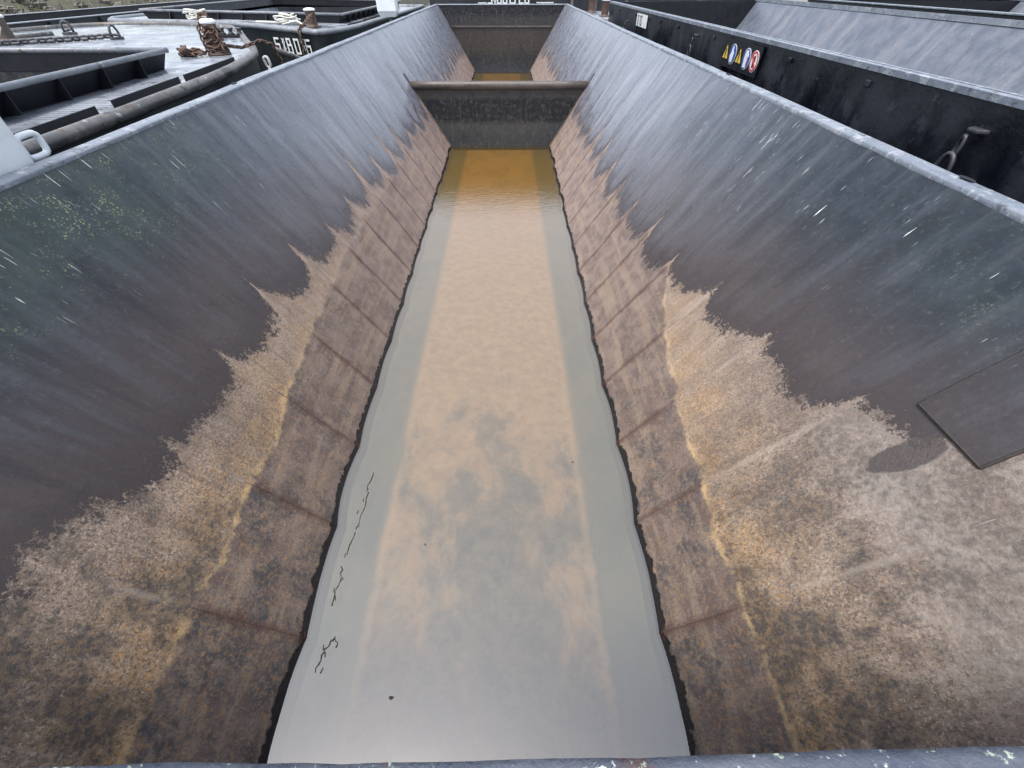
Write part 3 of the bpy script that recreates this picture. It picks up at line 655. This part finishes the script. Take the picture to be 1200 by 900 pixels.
def bollard(name, c, label, cat='bollard', h=.5, r=.13, mat='chain_rust', cap='white_paint', group=None):
    e = empty(name, c, label, cat, group)
    B().lathe([(r * 1.7, 0), (r * 1.7, .03), (r * 1.05, .04), (r, .1), (r, h * .8), (r * 1.04, h * .86)], c, 16).build('post', mat, e, True)
    B().lathe([(r * 1.04, h * .86), (r * 1.18, h * .88), (r * 1.15, h * .95), (r * .8, h), (r * .3, h * 1.02)], c, 16).build('cap', cap, e, True)
    return e
bc = (-5.78, 11.0, zA(0, 11.0))
bollard('bollard', bc, 'short bollard on pale foredeck wrapped in rusty chain', h=.56, r=.13)
ch = B()
for k, (r_, z_, n_) in enumerate([(.17, .07, 9), (.165, .15, 9), (.155, .24, 9), (.155, .33, 8), (.15, .41, 8)]):
    ch.chain([(bc[0] + r_ * math.cos(a) , bc[1] + r_ * math.sin(a), bc[2] + z_ + .03 * math.sin(a * 2 + k)) for a in np.linspace(k, k + 6.28, 12)], .12, .08, .018, .02)
ch.chain([(bc[0] - .16, bc[1] - .12, bc[2] + .05), (bc[0] - .17, bc[1] - .14, bc[2] + .35), (bc[0] - .10, bc[1] - .03, bc[2] + .62), (bc[0] + .03, bc[1], bc[2] + .64), (bc[0] + .15, bc[1] - .1, bc[2] + .35), (bc[0] + .22, bc[1] - .16, bc[2] + .08)], .12, .08, .018, .012)
ch.chain([(bc[0] + .15, bc[1], bc[2] + .15), (-5.45, 11.35, 3.12), (-5.2, 11.75, 3.2), (-5.02, 11.9, 3.12), (-4.9, 12.0, 2.6), (-5.0, 12.8, 2.25), (-5.2, 14.2, 2.3), (-5.5, 16.6, 2.5)], .12, .08, .018)
tag(ch.build('mooring_chain', 'chain_rust', smooth=True), 'rusty mooring chain wound round bollard and led over rounded bow', 'chain')
ch = B(); hp = Vector((-6.22, 10.75, zA(0, 10.75)))
for k in range(6):
    a = random.uniform(0, 6.28); p = [hp + Vector((random.uniform(-.24, .24), random.uniform(-.18, .18), .03 + .022 * k * (1 - .1 * q))) for q in range(4)]; ch.chain(p, .12, .08, .018, .02)
ch.chain([hp + Vector((-.1, 0, .1)), hp + Vector((.25, .0, .05)), Vector(bc) + Vector((-.2, -.12, .05))], .12, .08, .018)
tag(ch.build('chain_heap', 'chain_rust', smooth=True), 'heap of rusty chain on pale deck left of the bollard', 'chain')
# roller fairlead on the foredeck
fc = Vector((-6.95, 14.1, zA(0, 14.1))); e = empty('fairlead', fc, 'small black roller fairlead on pale foredeck near the bow corner', 'fairlead')
B().box(fc.x - .34, fc.x + .34, fc.y - .14, fc.y + .14, fc.z, fc.z + .06).build('base_plate', 'black_plate', e, bevel=.01)
for q in (-.22, 0, .22): B().lathe([(.07, .06), (.085, .08), (.05, .10), (.05, .15), (.085, .18), (.07, .20)], (fc.x + q, fc.y, fc.z), 12).build('roller', 'chain_dark', e, True)
ch = B().chain([(-5.12, 11.55, 2.95), (-5.05, 11.5, 2.6), (-5.0, 11.5, 2.2), (-5.02, 11.5, 1.7)], .26, .16, .034)
tag(ch.build('hanging_chain', 'chain_pale', smooth=True), 'pale grey chain hanging down the black rounded bow', 'chain')
hs_ = B().tube([(-5.0, 11.95, 3.02), (-4.75, 12.9, 2.7), (-4.4, 14.2, 2.35), (-4.1, 15.8, 2.05), (-3.95, 17.2, 1.9)], .06, 8)
tag(hs_.build('mooring_rope', 'rail_steel', smooth=True), 'taut grey mooring line from rounded bow down behind the pale coaming', 'rope')
bollard('bollard', (-11.75, 13.0, zA(0, 13.0)), 'white capped bollard at the very left edge of the foredeck', h=.52, r=.15, mat='deck_rust')
tag(B().tube([(-11.6, 12.8, 3.36), (-11.52, 12.5, 3.2), (-11.6, 12.3, 3.0), (-11.9, 12.0, 2.99), (-12.4, 11.8, 2.99), (-13.2, 11.4, 2.99)], .035, 8).build('mooring_rope', 'rope', smooth=True), 'thin pale rope hanging from the white capped bollard at left edge', 'rope')

# ---- white steel side at the left edge, with its fairlead
e = empty('white_deckhouse', (-4.2, 2.4, -.7), 'plain white steel deckhouse side at the left edge beside the coaming', 'deckhouse')
B().box(-4.52, -3.93, .6, 3.96, -.8, 2.93).build('lower_wall', 'white_paint', e, bevel=.02)
B().box(-4.52, -3.935, .6, 3.96, 2.945, 4.3).build('upper_wall', 'white_paint', e, bevel=.015)
B().box(-4.52, -3.945, .6, 3.95, 2.925, 2.95).build('seam', 'rail_steel', e)
fl = B(); fcx = Vector((-4.0, 4.10, 3.14))
pts = [fcx + Vector((0, .11 * math.copysign(abs(math.cos(a)) ** .5, math.cos(a)),   .085 * math.copysign(abs(math.sin(a)) ** .5, math.sin(a)))) for a in np.linspace(0, 2 * math.pi, 20, endpoint=False)]
fl.tube(pts, .026, 8, closed=True)
e = tag(fl.build('fairlead', 'white_paint', smooth=True), 'small white oval fairlead beside white deckhouse corner', 'fairlead')
B().box(-4.05, -3.97, 3.965, 4.0, 3.08, 3.2).build('bracket', 'white_paint', e)

# ---- B: ahead of it, numbered bow towards us
zB = lambda x, y: 2.95 + .03 * min(max(0, -5.6 - x), 4.5)
xrB = [(16.8, -5.68), (16.9, -5.54), (17.0, -5.46), (17.2, -5.35), (17.8, -5.14), (19, -4.97), (23.7, -4.87), (32.6, -4.6)]
xlB = [(16.8, -5.76), (18.05, -8.1), (18.4, -9.2), (18.7, -11.2), (18.9, -12.6), (19.3, -13.6), (20.2, -14.1), (32.6, -14.1)]
ysB = [16.8, 16.9, 17.0, 17.1, 17.2, 17.4, 17.6, 17.85, 18.05, 18.4, 18.7, 18.9, 19.3, 20.2] + list(np.linspace(21, 32.6, 10))
Bb, ringB, topB = deck_barge('deck_barge', 'barge ahead with white bow number 016 on black hull, ropes and chain on deck', xrB, xlB, ysB, zB, (-12.8, -5.95, 20.2, 31.8, .27), rail_mat='pale_rail')
hold_box(Bb, -12.8, -5.97, 20.25, 31.75, 2.96, 0, end_mat='black_paint')
for a, b in ((18.6, 20.4), (20.7, 22.6), (22.9, 25)):
    B().prism([(-5.2, a, 2.955), (-5.15, b, 2.955), (-5.15, b, 3.04), (-5.2, a, 3.04)], (.02, 0, 0)).build('toe_plate', 'black_plate', Bb)

GL = {'S': [(4, 8, 0, 8), (0, 8, 0, 4.6), (0, 4.6, 4, 4.6), (4, 4.6, 4, 0), (4, 0, 0, 0)], 'B': [(0, 0, 0, 8), (0, 8, 3.4, 8), (3.4, 8, 3.4, 4.6), (0, 4.6, 4, 4.6), (4, 4.6, 4, 0), (0, 0, 4, 0)],
      '0': [(0, 0, 0, 8), (4, 0, 4, 8), (0, 8, 4, 8), (0, 0, 4, 0)], '1': [(1.2, 0, 1.2, 8), (.2, 7, 1.2, 8)], '6': [(0, 0, 0, 8), (0, 8, 4, 8), (0, 4.6, 4, 4.6), (4, 4.6, 4, 0), (0, 0, 4, 0)],
      '5': [(4, 8, 0, 8), (0, 8, 0, 4.6), (0, 4.6, 4, 4.6), (4, 4.6, 4, 0), (4, 0, 0, 0)], '2': [(0, 8, 4, 8), (4, 8, 4, 4.3), (4, 4.3, 0, 4.3), (0, 4.3, 0, 0), (0, 0, 4, 0)],
      'C': [(4, 8, 0, 8), (0, 8, 0, 0), (0, 0, 4, 0)], '3': [(0, 8, 4, 8), (4, 8, 4, 0), (1, 4.3, 4, 4.3), (0, 0, 4, 0)], '8': [(0, 0, 0, 8), (4, 0, 4, 8), (0, 8, 4, 8), (0, 4.3, 4, 4.3), (0, 0, 4, 0)],
      'x': [(0, 8, 2.2, 6), (2.2, 8, 0, 6), (0, 6, 1.1, 4.2), (2.2, 6, 1.1, 4.2), (1.1, 4.2, 0, 2.3), (1.1, 4.2, 2.2, 2.3), (0, 2.3, 1.7, 0), (2.2, 2.3, .5, 0)], '.': [(0, 0, .4, 0)], ' ': []}
ADV = {'1': 2.6, 'x': 3.6, '.': 1.8, ' ': 2.2}
def lettering(text, org, u, v, size, mat, parent, wt=1.25, thin=.55, off=None, name='letter', adv_scale=1.0):
    """block letters from bars, each letter one mesh lying on the plate"""
    u = Vector(u).normalized(); v = Vector(v).normalized(); nn = u.cross(v).normalized(); x = 0.0; k = size / 8; org = Vector(org); outl = []
    for chh in text:
        bb = B(); w0 = wt * k
        for i, (a, b, c, d) in enumerate(GL[chh]):
            p = org + u * ((x + a) * k) + v * (b * k); q = org + u * ((x + c) * k) + v * (d * k); dr = (q - p); w1 = w0 * (thin if chh == 'x' else 1)
            dr = dr.normalized() if dr.length > 0 else u
            sdv = nn.cross(dr) * w1 / 2; p = p - dr * w1 / 2; q = q + dr * w1 / 2; lift = nn * (.0008 * i)
            bb.prism([p - sdv + lift, q - sdv + lift, q + sdv + lift, p + sdv + lift], nn * .003)
        if bb.v: outl.append(bb.build(name, mat, parent))
        x += ADV.get(chh, 5.7) * adv_scale
    return outl
# the hull face under the rail at the bow corner
ub = Vector((-5.76 + 8.1, 16.8 - 18.05, 0)).normalized(); nb_ = Vector((ub.y, -ub.x, 0))
p0 = Vector((-8.1, 18.05, 2.41)) + ub * .80 + nb_ * .03
lettering('SxB016', p0, ub, (0, 0, 1), .35, 'letter_white', Bb, wt=1.2, adv_scale=1.36)
def rope_heap(c, label, n=5, s=.4):
    r = B(); c = Vector(c)
    for k in range(n):
        a0 = random.uniform(0, 6.28); rr = random.uniform(.5, 1) * s; pts = [c + Vector((math.cos(a0 + q) * rr * (1 + .2 * math.sin(3 * q)), math.sin(a0 + q) * rr * .7, .03 + .05 * k + .06 * abs(math.sin(q * 1.5 + k)))) for q in np.linspace(0, 5.2, 14)]
        r.tube(pts, .02, 7)
    return tag(r.build('rope_coil', 'rope', smooth=True), label, 'rope')
rope_heap((-10.75, 19.6, zB(-10.75, 0)), 'white rope coil on far deck behind the pale foredeck', 5, .34)
rope_heap((-7.35, 19.0, zB(-7.35, 0)), 'tangled white rope on deck above the bow number', 5, .45)
tag(B().tube([(-8.6, 19.4, 3.06), (-8.1, 19.1, 3.07), (-7.6, 18.9, 3.07), (-6.9, 18.7, 3.12), (-6.6, 18.4, 3.02)], .03, 7).build('mooring_rope', 'rope', smooth=True), 'loose end of white rope trailing beside the tangled rope', 'rope')
bollard('bollard', (-6.35, 18.55, 2.97), 'white capped rusty bollard above the bow number', h=.48, r=.16)
ch = B().chain([(-6.25, 18.4, 3.3), (-6.22, 17.9, 3.22), (-6.2, 17.3, 3.10), (-6.22, 16.98, 3.09), (-6.25, 16.88, 2.95), (-6.25, 16.88, 2.5), (-6.24, 16.9, 2.0), (-6.24, 16.9, 1.4)], .19, .12, .026)
tag(ch.build('anchor_chain', 'chain_rust', smooth=True), 'rusty chain hanging over the rail across the bow number', 'chain')
# white post between the hulls
e = empty('marker_post', (-4.36, 21.5, -.7), 'grubby white square post standing beyond the left coaming', 'post')
B().hexa([(-4.62, 21.3, 3.08), (-4.08, 21.3, 3.08), (-4.08, 21.75, 3.08), (-4.62, 21.75, 3.08)], [(-4.72, 21.25, 3.22), (-4.0, 21.25, 3.22), (-4.0, 21.8, 3.22), (-4.72, 21.8, 3.22)]).build('foot', 'white_paint', e)
B().box(-4.72, -4.0, 21.25, 21.8, 3.225, 4.9).build('head', 'white_paint', e, bevel=.03)
B().tube([(-4.3, 21.5, -1), (-4.3, 21.5, 3.1)], .06, 10).build('stem', 'pale_rail', e, True)

# ---- C: narrow black barge along the bank
e = empty('narrow_barge', (-16.8, 25, -1), 'long narrow black barge moored along the bank in the top left corner', 'barge')
def side_box(parent, nm, x0, x1, y0, y1, z0, z1, mat, bevel=.01): return B().box(x0, x1, y0, y1, z0, z1).build(nm, mat, parent, bevel=bevel)
side_box(e, 'hull', -19.4, -14.35, -6, 44, -1.1, 2.82, 'black_paint', .06)
side_box(e, 'deck', -15.2, -14.33, -6, 44, 2.822, 2.86, 'wet_deck'); side_box(e, 'deck', -19.42, -18.7, -6, 44, 2.822, 2.86, 'wet_deck')
for x0, x1 in ((-15.26, -15.2), (-18.72, -18.66)):
    cm = side_box(e, 'coaming', x0, x1, -5, 42, 2.83, 3.13, 'black_paint'); side_box(cm, 'coaming_flange', x0 - .14, x1 + .05, -5, 42, 3.132, 3.16, 'pale_rail')
for yy in np.arange(-3, 42, 2.4): B().prism([(-15.198, yy, 2.862), (-14.98, yy, 2.862), (-15.15, yy, 3.11), (-15.198, yy, 3.11)], (0, .03, 0)).build('bracket', 'black_plate', e)
side_box(e, 'hold_cover', -18.62, -15.3, -5, 42, 2.824, 2.95, 'black_paint')
n = side_box(None, 'number_plate', -15.188, -15.172, 31.5, 33.4, 2.885, 3.115, 'sign_white', 0)
tag(n, 'small white number plate on the black coaming at top left', 'number plate')
lettering('C0003', (-15.166, 31.66, 2.92), (0, 1, 0), (0, 0, 1), .16, 'black_plate', n, wt=1.5, adv_scale=2.1)

# ---- D: on the right, tarred side with signs
XD0, XD1, ZD0, ZD1, YD = 4.75, 11.0, 3.42, 3.52, 24.5
D_ = empty('tarred_barge', (7.8, 10, -1), 'black tarred barge alongside on the right with safety signs on its side', 'barge')
rows = []
for yy in np.arange(-14, YD + .01, .35):
    r = []
    for zz in np.linspace(ZD0 - .03, -1.1, 22):
        r.append((XD0 + .02 * float(vnoise([yy * 1.3 + zz * 4], 91, .8, 3)[0]) * min(1, (ZD0 - zz) * 3), yy, zz))
    rows.append(r)
hb = B().grid(rows); hb.build('side_plating', 'tar', D_, True)
B().prism([(XD0, YD, -1.1), (XD1 + .2, YD, -1.1), (XD1 + .2, YD, ZD1 - .02), (XD0, YD, ZD0 - .02)], (0, .05, 0)).build('end_plating', 'tar', D_)
B().box(XD1 + .16, XD1 + .2, -14, YD, -1.1, ZD1 - .03).build('side_plating', 'tar', D_)
for x0, zz, sg in ((XD0, ZD0, 1), (XD1 + .2, ZD1, -1)):
    prof = []
    for yy in np.arange(-14, YD + .06, .25):
        j = .012 * float(vnoise([yy], 33 + sg, .6, 3)[0]); o_ = x0 - sg * .03 + j
        prof.append([(o_, yy, zz - .06), (o_, yy, zz), (o_ + sg * .055, yy, zz + .008), (o_ + sg * .06, yy, zz - .02), (o_ + sg * .085, yy, zz - .02), (o_ + sg * .09, yy, zz + .01), (o_ + sg * .14, yy, zz + .01), (o_ + sg * .15, yy, zz - .1)])
    B().grid(prof if sg < 0 else [q[::-1] for q in prof]).build('coaming', 'coaming_paint', D_, False)
hold_box(D_, XD0 + .11, XD1 + .09, -13.9, YD - .15, ZD0 - .01, 0.2, sl=.62, bays=2.1, end_mat='black_plate')
side_box(D_, 'foredeck', XD0 - .35, XD1, YD + .06, YD + 5.6, -1.1, 2.86, 'wet_deck', .05)
bollard('bollard', (4.78, 25.75, 2.86), 'rusty white topped bollard beyond the right coaming, nearer one', h=.62, r=.17, group='bollards behind the right coaming')
bollard('bollard', (4.62, 28.9, 2.86), 'rusty white topped bollard beyond the right coaming, farther one', h=.62, r=.17, group='bollards behind the right coaming')
# mooring rings on the tarred side
for (yy, zz, sc, lab) in ((4.52, 3.14, 1.0, 'large bent mooring ring hanging on the tarred side at far right'), (12.85, 3.2, .85, 'dark mooring ring on the tarred side left of the safety signs'), (20.6, 3.0, .8, 'dark mooring ring on the tarred side left of white plate')):
    e = empty('mooring_ring', (XD0 - .02, yy, zz), lab, 'mooring ring')
    B().prism([(XD0 + .01, yy - .10 * sc, zz - .02), (XD0 - .09 * sc, yy - .06 * sc, zz - .02), (XD0 - .09 * sc, yy + .06 * sc, zz - .02), (XD0 + .01, yy + .10 * sc, zz - .02)], (0, 0, .035)).build('lug', 'ring_steel', e, bevel=.01)
    c = Vector((XD0 - .075, yy + .02, zz - .05))
    B().tube([c + Vector((-.03 * math.sin(a * .5), .035 * sc * math.cos(a) , -.10 * sc + .10 * sc * math.sin(a))) for a in np.linspace(0, 2 * math.pi, 14, endpoint=False)], .018 * sc, 8, closed=True).build('link', 'ring_steel', e, True)
    c2 = c + Vector((-.02, 0, -.33 * sc))
    B().tube([c2 + Vector((-.02, .085 * sc * math.cos(a), .17 * sc * math.sin(a))) for a in np.linspace(0, 2 * math.pi, 20, endpoint=False)], .024 * sc, 10, closed=True).build('ring', 'ring_steel', e, True)
for yy in (6.3, 8.3, 11.7, 14.4, 16.2, 17.4, 19.4, 22.2):
    B().box(XD0 - .035, XD0 + .02, yy, yy + .09, 3.2, 3.27).build('stud', 'tar', D_, bevel=.01)
# sign board
sx = XD0 - .03; bd = B().box(sx - .012, sx, 9.30, 11.02, 2.86, 3.31).build('sign_board', 'black_plate'); tag(bd, 'black board with five safety signs on the tarred barge side', 'sign')
def disc(cy, cz, r, lift, mat, parent, name, inner=0, n=28):
    X = sx - .012 - lift
    if inner:
        v = [(X, cy + q * math.cos(a), cz + q * math.sin(a)) for q in (r, inner) for a in [2 * math.pi * i / n for i in range(n)]]
        return B().add(v + [(x - .003, y, z) for x, y, z in v], [(2 * n + i, 2 * n + (i + 1) % n, 3 * n + (i + 1) % n, 3 * n + i) for i in range(n)] + [(i, (i + 1) % n, 2 * n + (i + 1) % n, 2 * n + i) for i in range(n)]).build(name, mat, parent)
    return B().prism([(X, cy + r * math.cos(a), cz + r * math.sin(a)) for a in [2 * math.pi * i / n for i in range(n)]], (-.003, 0, 0)).build(name, mat, parent)
def poly(pts, lift, mat, parent, name): return B().prism([(sx - .012 - lift, y, z) for y, z in pts], (-.003, 0, 0)).build(name, mat, parent)
def tri(cy, cz, r, k=1.0): return [(cy + r * .95 * k, cz - r * .75 * k), (cy - r * .95 * k, cz - r * .75 * k), (cy, cz + r * .95 * k)]
cz = 3.085; R_ = .15
for cy in (10.83, 10.17):
    o = poly(tri(cy, cz, R_, 1.0), .001, 'black_plate', bd, 'warning_triangle'); o['label'] = 'yellow and black warning triangle'
    poly(tri(cy, cz, R_, .84), .006, 'sign_yellow', o, 'face')
    poly([(cy - .012, cz - .06), (cy + .012, cz - .06), (cy + .02, cz + .06), (cy - .02, cz + .06)], .011, 'black_plate', o, 'symbol'); disc(cy, cz - .085, .014, .011, 'black_plate', o, 'symbol', n=10)
for cy, k in ((10.50, 0), (9.84, 1)):
    o = disc(cy, cz, R_ + .012, .001, 'sign_white', bd, 'mandatory_sign'); o['label'] = 'round blue sign with white figure'
    disc(cy, cz, R_, .006, 'sign_blue', o, 'face')
    if k == 0: poly([(cy + .05, cz - .13), (cy - .05, cz - .12), (cy - .07, cz + .02), (cy - .02, cz + .06), (cy - .03, cz + .12), (cy + .03, cz + .12), (cy + .05, cz + .03), (cy + .09, cz - .03)], .011, 'sign_white', o, 'symbol')
    else: poly([(cy + .06, cz - .13), (cy - .06, cz - .13), (cy - .05, cz + .01), (cy - .09, cz + .05), (cy - .03, cz + .13), (cy + .05, cz + .12), (cy + .08, cz + .03)], .011, 'sign_white', o, 'symbol')
o = disc(9.50, cz, R_ + .012, .001, 'sign_white', bd, 'prohibition_sign'); o['label'] = 'round white sign with red ring'
disc(9.50, cz, R_, .006, 'sign_red', o, 'red_ring', R_ * .80)
poly([(9.53, cz - .09), (9.47, cz - .09), (9.455, cz + .02), (9.48, cz + .09), (9.53, cz + .07), (9.55, cz)], .006, 'black_plate', o, 'symbol')
poly([(9.50 + .115, cz + .085), (9.50 + .085, cz + .115), (9.50 - .115, cz - .085), (9.50 - .085, cz - .115)], .011, 'sign_red', o, 'red_bar')
n = B().box(sx - .012, sx, 17.65, 19.05, 2.98, 3.30).build('number_plate', 'sign_white'); tag(n, 'white number plate on the tarred side near its far end', 'number plate')
lettering('010', (sx - .0145, 18.86, 3.03), (0, -1, 0), (0, 0, 1), .22, 'black_plate', n, wt=1.1, adv_scale=1.9)

# ---- E: further right
E_ = empty('outer_barge', (16, 8, -1), 'outermost barge at top right, only its hold edge showing', 'barge')
side_box(E_, 'side_plating', 12.3, 12.36, -10, 22.5, -1.1, 3.53, 'black_paint'); side_box(E_, 'side_plating', 19.9, 19.96, -10, 22.5, -1.1, 3.53, 'black_paint'); side_box(E_, 'end_plating', 12.37, 19.89, 22.4, 22.5, -1.1, 3.53, 'black_paint')
side_box(E_, 'coaming', 12.25, 12.50, -10, 22.5, 3.532, 3.57, 'coaming_paint'); side_box(E_, 'coaming', 19.75, 20.0, -10, 22.5, 3.532, 3.57, 'coaming_paint'); side_box(E_, 'coaming', 12.51, 19.74, 22.3, 22.5, 3.534, 3.57, 'coaming_paint')
hold_box(E_, 12.48, 19.77, -9.9, 21.2, 3.53, .3, sl=.62, end_mat='black_plate')

# ---- F: lying across the far end
F_ = empty('crosswise_barge', (3, 36, -1), 'black lettered barge lying crosswise behind the far end of the hold', 'barge')
side_box(F_, 'hull', -4.3, 11.5, 33.2, 42, -1.1, 3.75, 'black_paint', .05)
side_box(F_, 'rub_rail', -4.35, 11.55, 33.08, 33.19, 3.76, 3.9, 'pale_rail', .03); side_box(F_, 'deck', -4.2, 11.4, 33.3, 41.9, 3.753, 3.79, 'wet_deck')
for xx in (4.0, 5.4, 7.2): side_box(F_, 'fender_strip', xx, xx + .18, 33.08, 33.19, 1.5, 3.7, 'rail_steel', .03)
lettering('SxB015 26', (-.85, 33.194, 3.06), (1, 0, 0), (0, 0, 1), .42, 'letter_white', F_, wt=1.5, adv_scale=1.12)
side_box(F_, 'draught_mark', -1.45, -.95, 33.185, 33.198, 3.055, 3.10, 'letter_white', 0)
side_box(F_, 'draught_mark', 2.0, 3.0, 33.185, 33.198, 3.06, 3.11, 'letter_white', 0)

# ============================================================ SMALL THINGS ON THE HOLD WATER
def scum_line(pts, label, wdt=.005):
    """thin dark twig-like strands of debris floating on the surface"""
    r = B(); P = []
    for a, b in zip(pts, pts[1:]):
        for i in range(5): q = i / 5; P.append((a[0] + (b[0] - a[0]) * q + random.uniform(-.012, .012), a[1] + (b[1] - a[1]) * q, .004))
    i = 0
    while i < len(P) - 2:                                   # broken into short bits
        n_ = random.randint(2, 5); q = P[i:i + n_ + 1]; r.tube(q, [wdt * random.uniform(.5, 1.3) for _ in q], 6); i += n_ + (random.random() < .4)
        jx, jy = random.uniform(-.06, .06), random.uniform(-.05, .05); r.tube([(q[0][0] + jx, q[0][1] + jy, .004), (q[0][0] + jx + random.uniform(-.02, .02), q[0][1] + jy + .04, .004)], wdt * .8, 5)
    return tag(r.build('floating_strand', 'twig', smooth=True), label, 'debris', 'dark strands floating at the edge of the hold water')
scum_line([(-1.50, .80), (-1.47, .95), (-1.42, 1.05), (-1.36, 1.02), (-1.38, .92)], 'dark curled strand floating by the left edge, nearest the end flange')
scum_line([(-1.52, 1.32), (-1.50, 1.55), (-1.52, 1.72)], 'short dark strand floating by the left edge, second from the end flange')
scum_line([(-1.50, 1.80), (-1.47, 2.1), (-1.44, 2.4), (-1.47, 2.6), (-1.45, 2.9)], 'long dark strand floating by the left edge of the hold water')
for i, (xx, yy, sz) in enumerate(((-.82, .62, .02), (-.72, 1.9, .012), (.93, 2.9, .014))):
    o = B().prism([(xx + sz * math.cos(a) * (1 + .3 * math.sin(3 * a)), yy + .6 * sz * math.sin(a), .003) for a in np.linspace(0, 6.28, 9, endpoint=False)], (0, 0, .004)).build('floating_leaf', 'twig')
    tag(o, ('small dark leaf floating near the left foot of the hold water', 'tiny dark leaf floating left of middle on the hold water', 'tiny dark leaf floating by the right edge of the water')[i], 'leaf', 'leaves floating on the hold water')
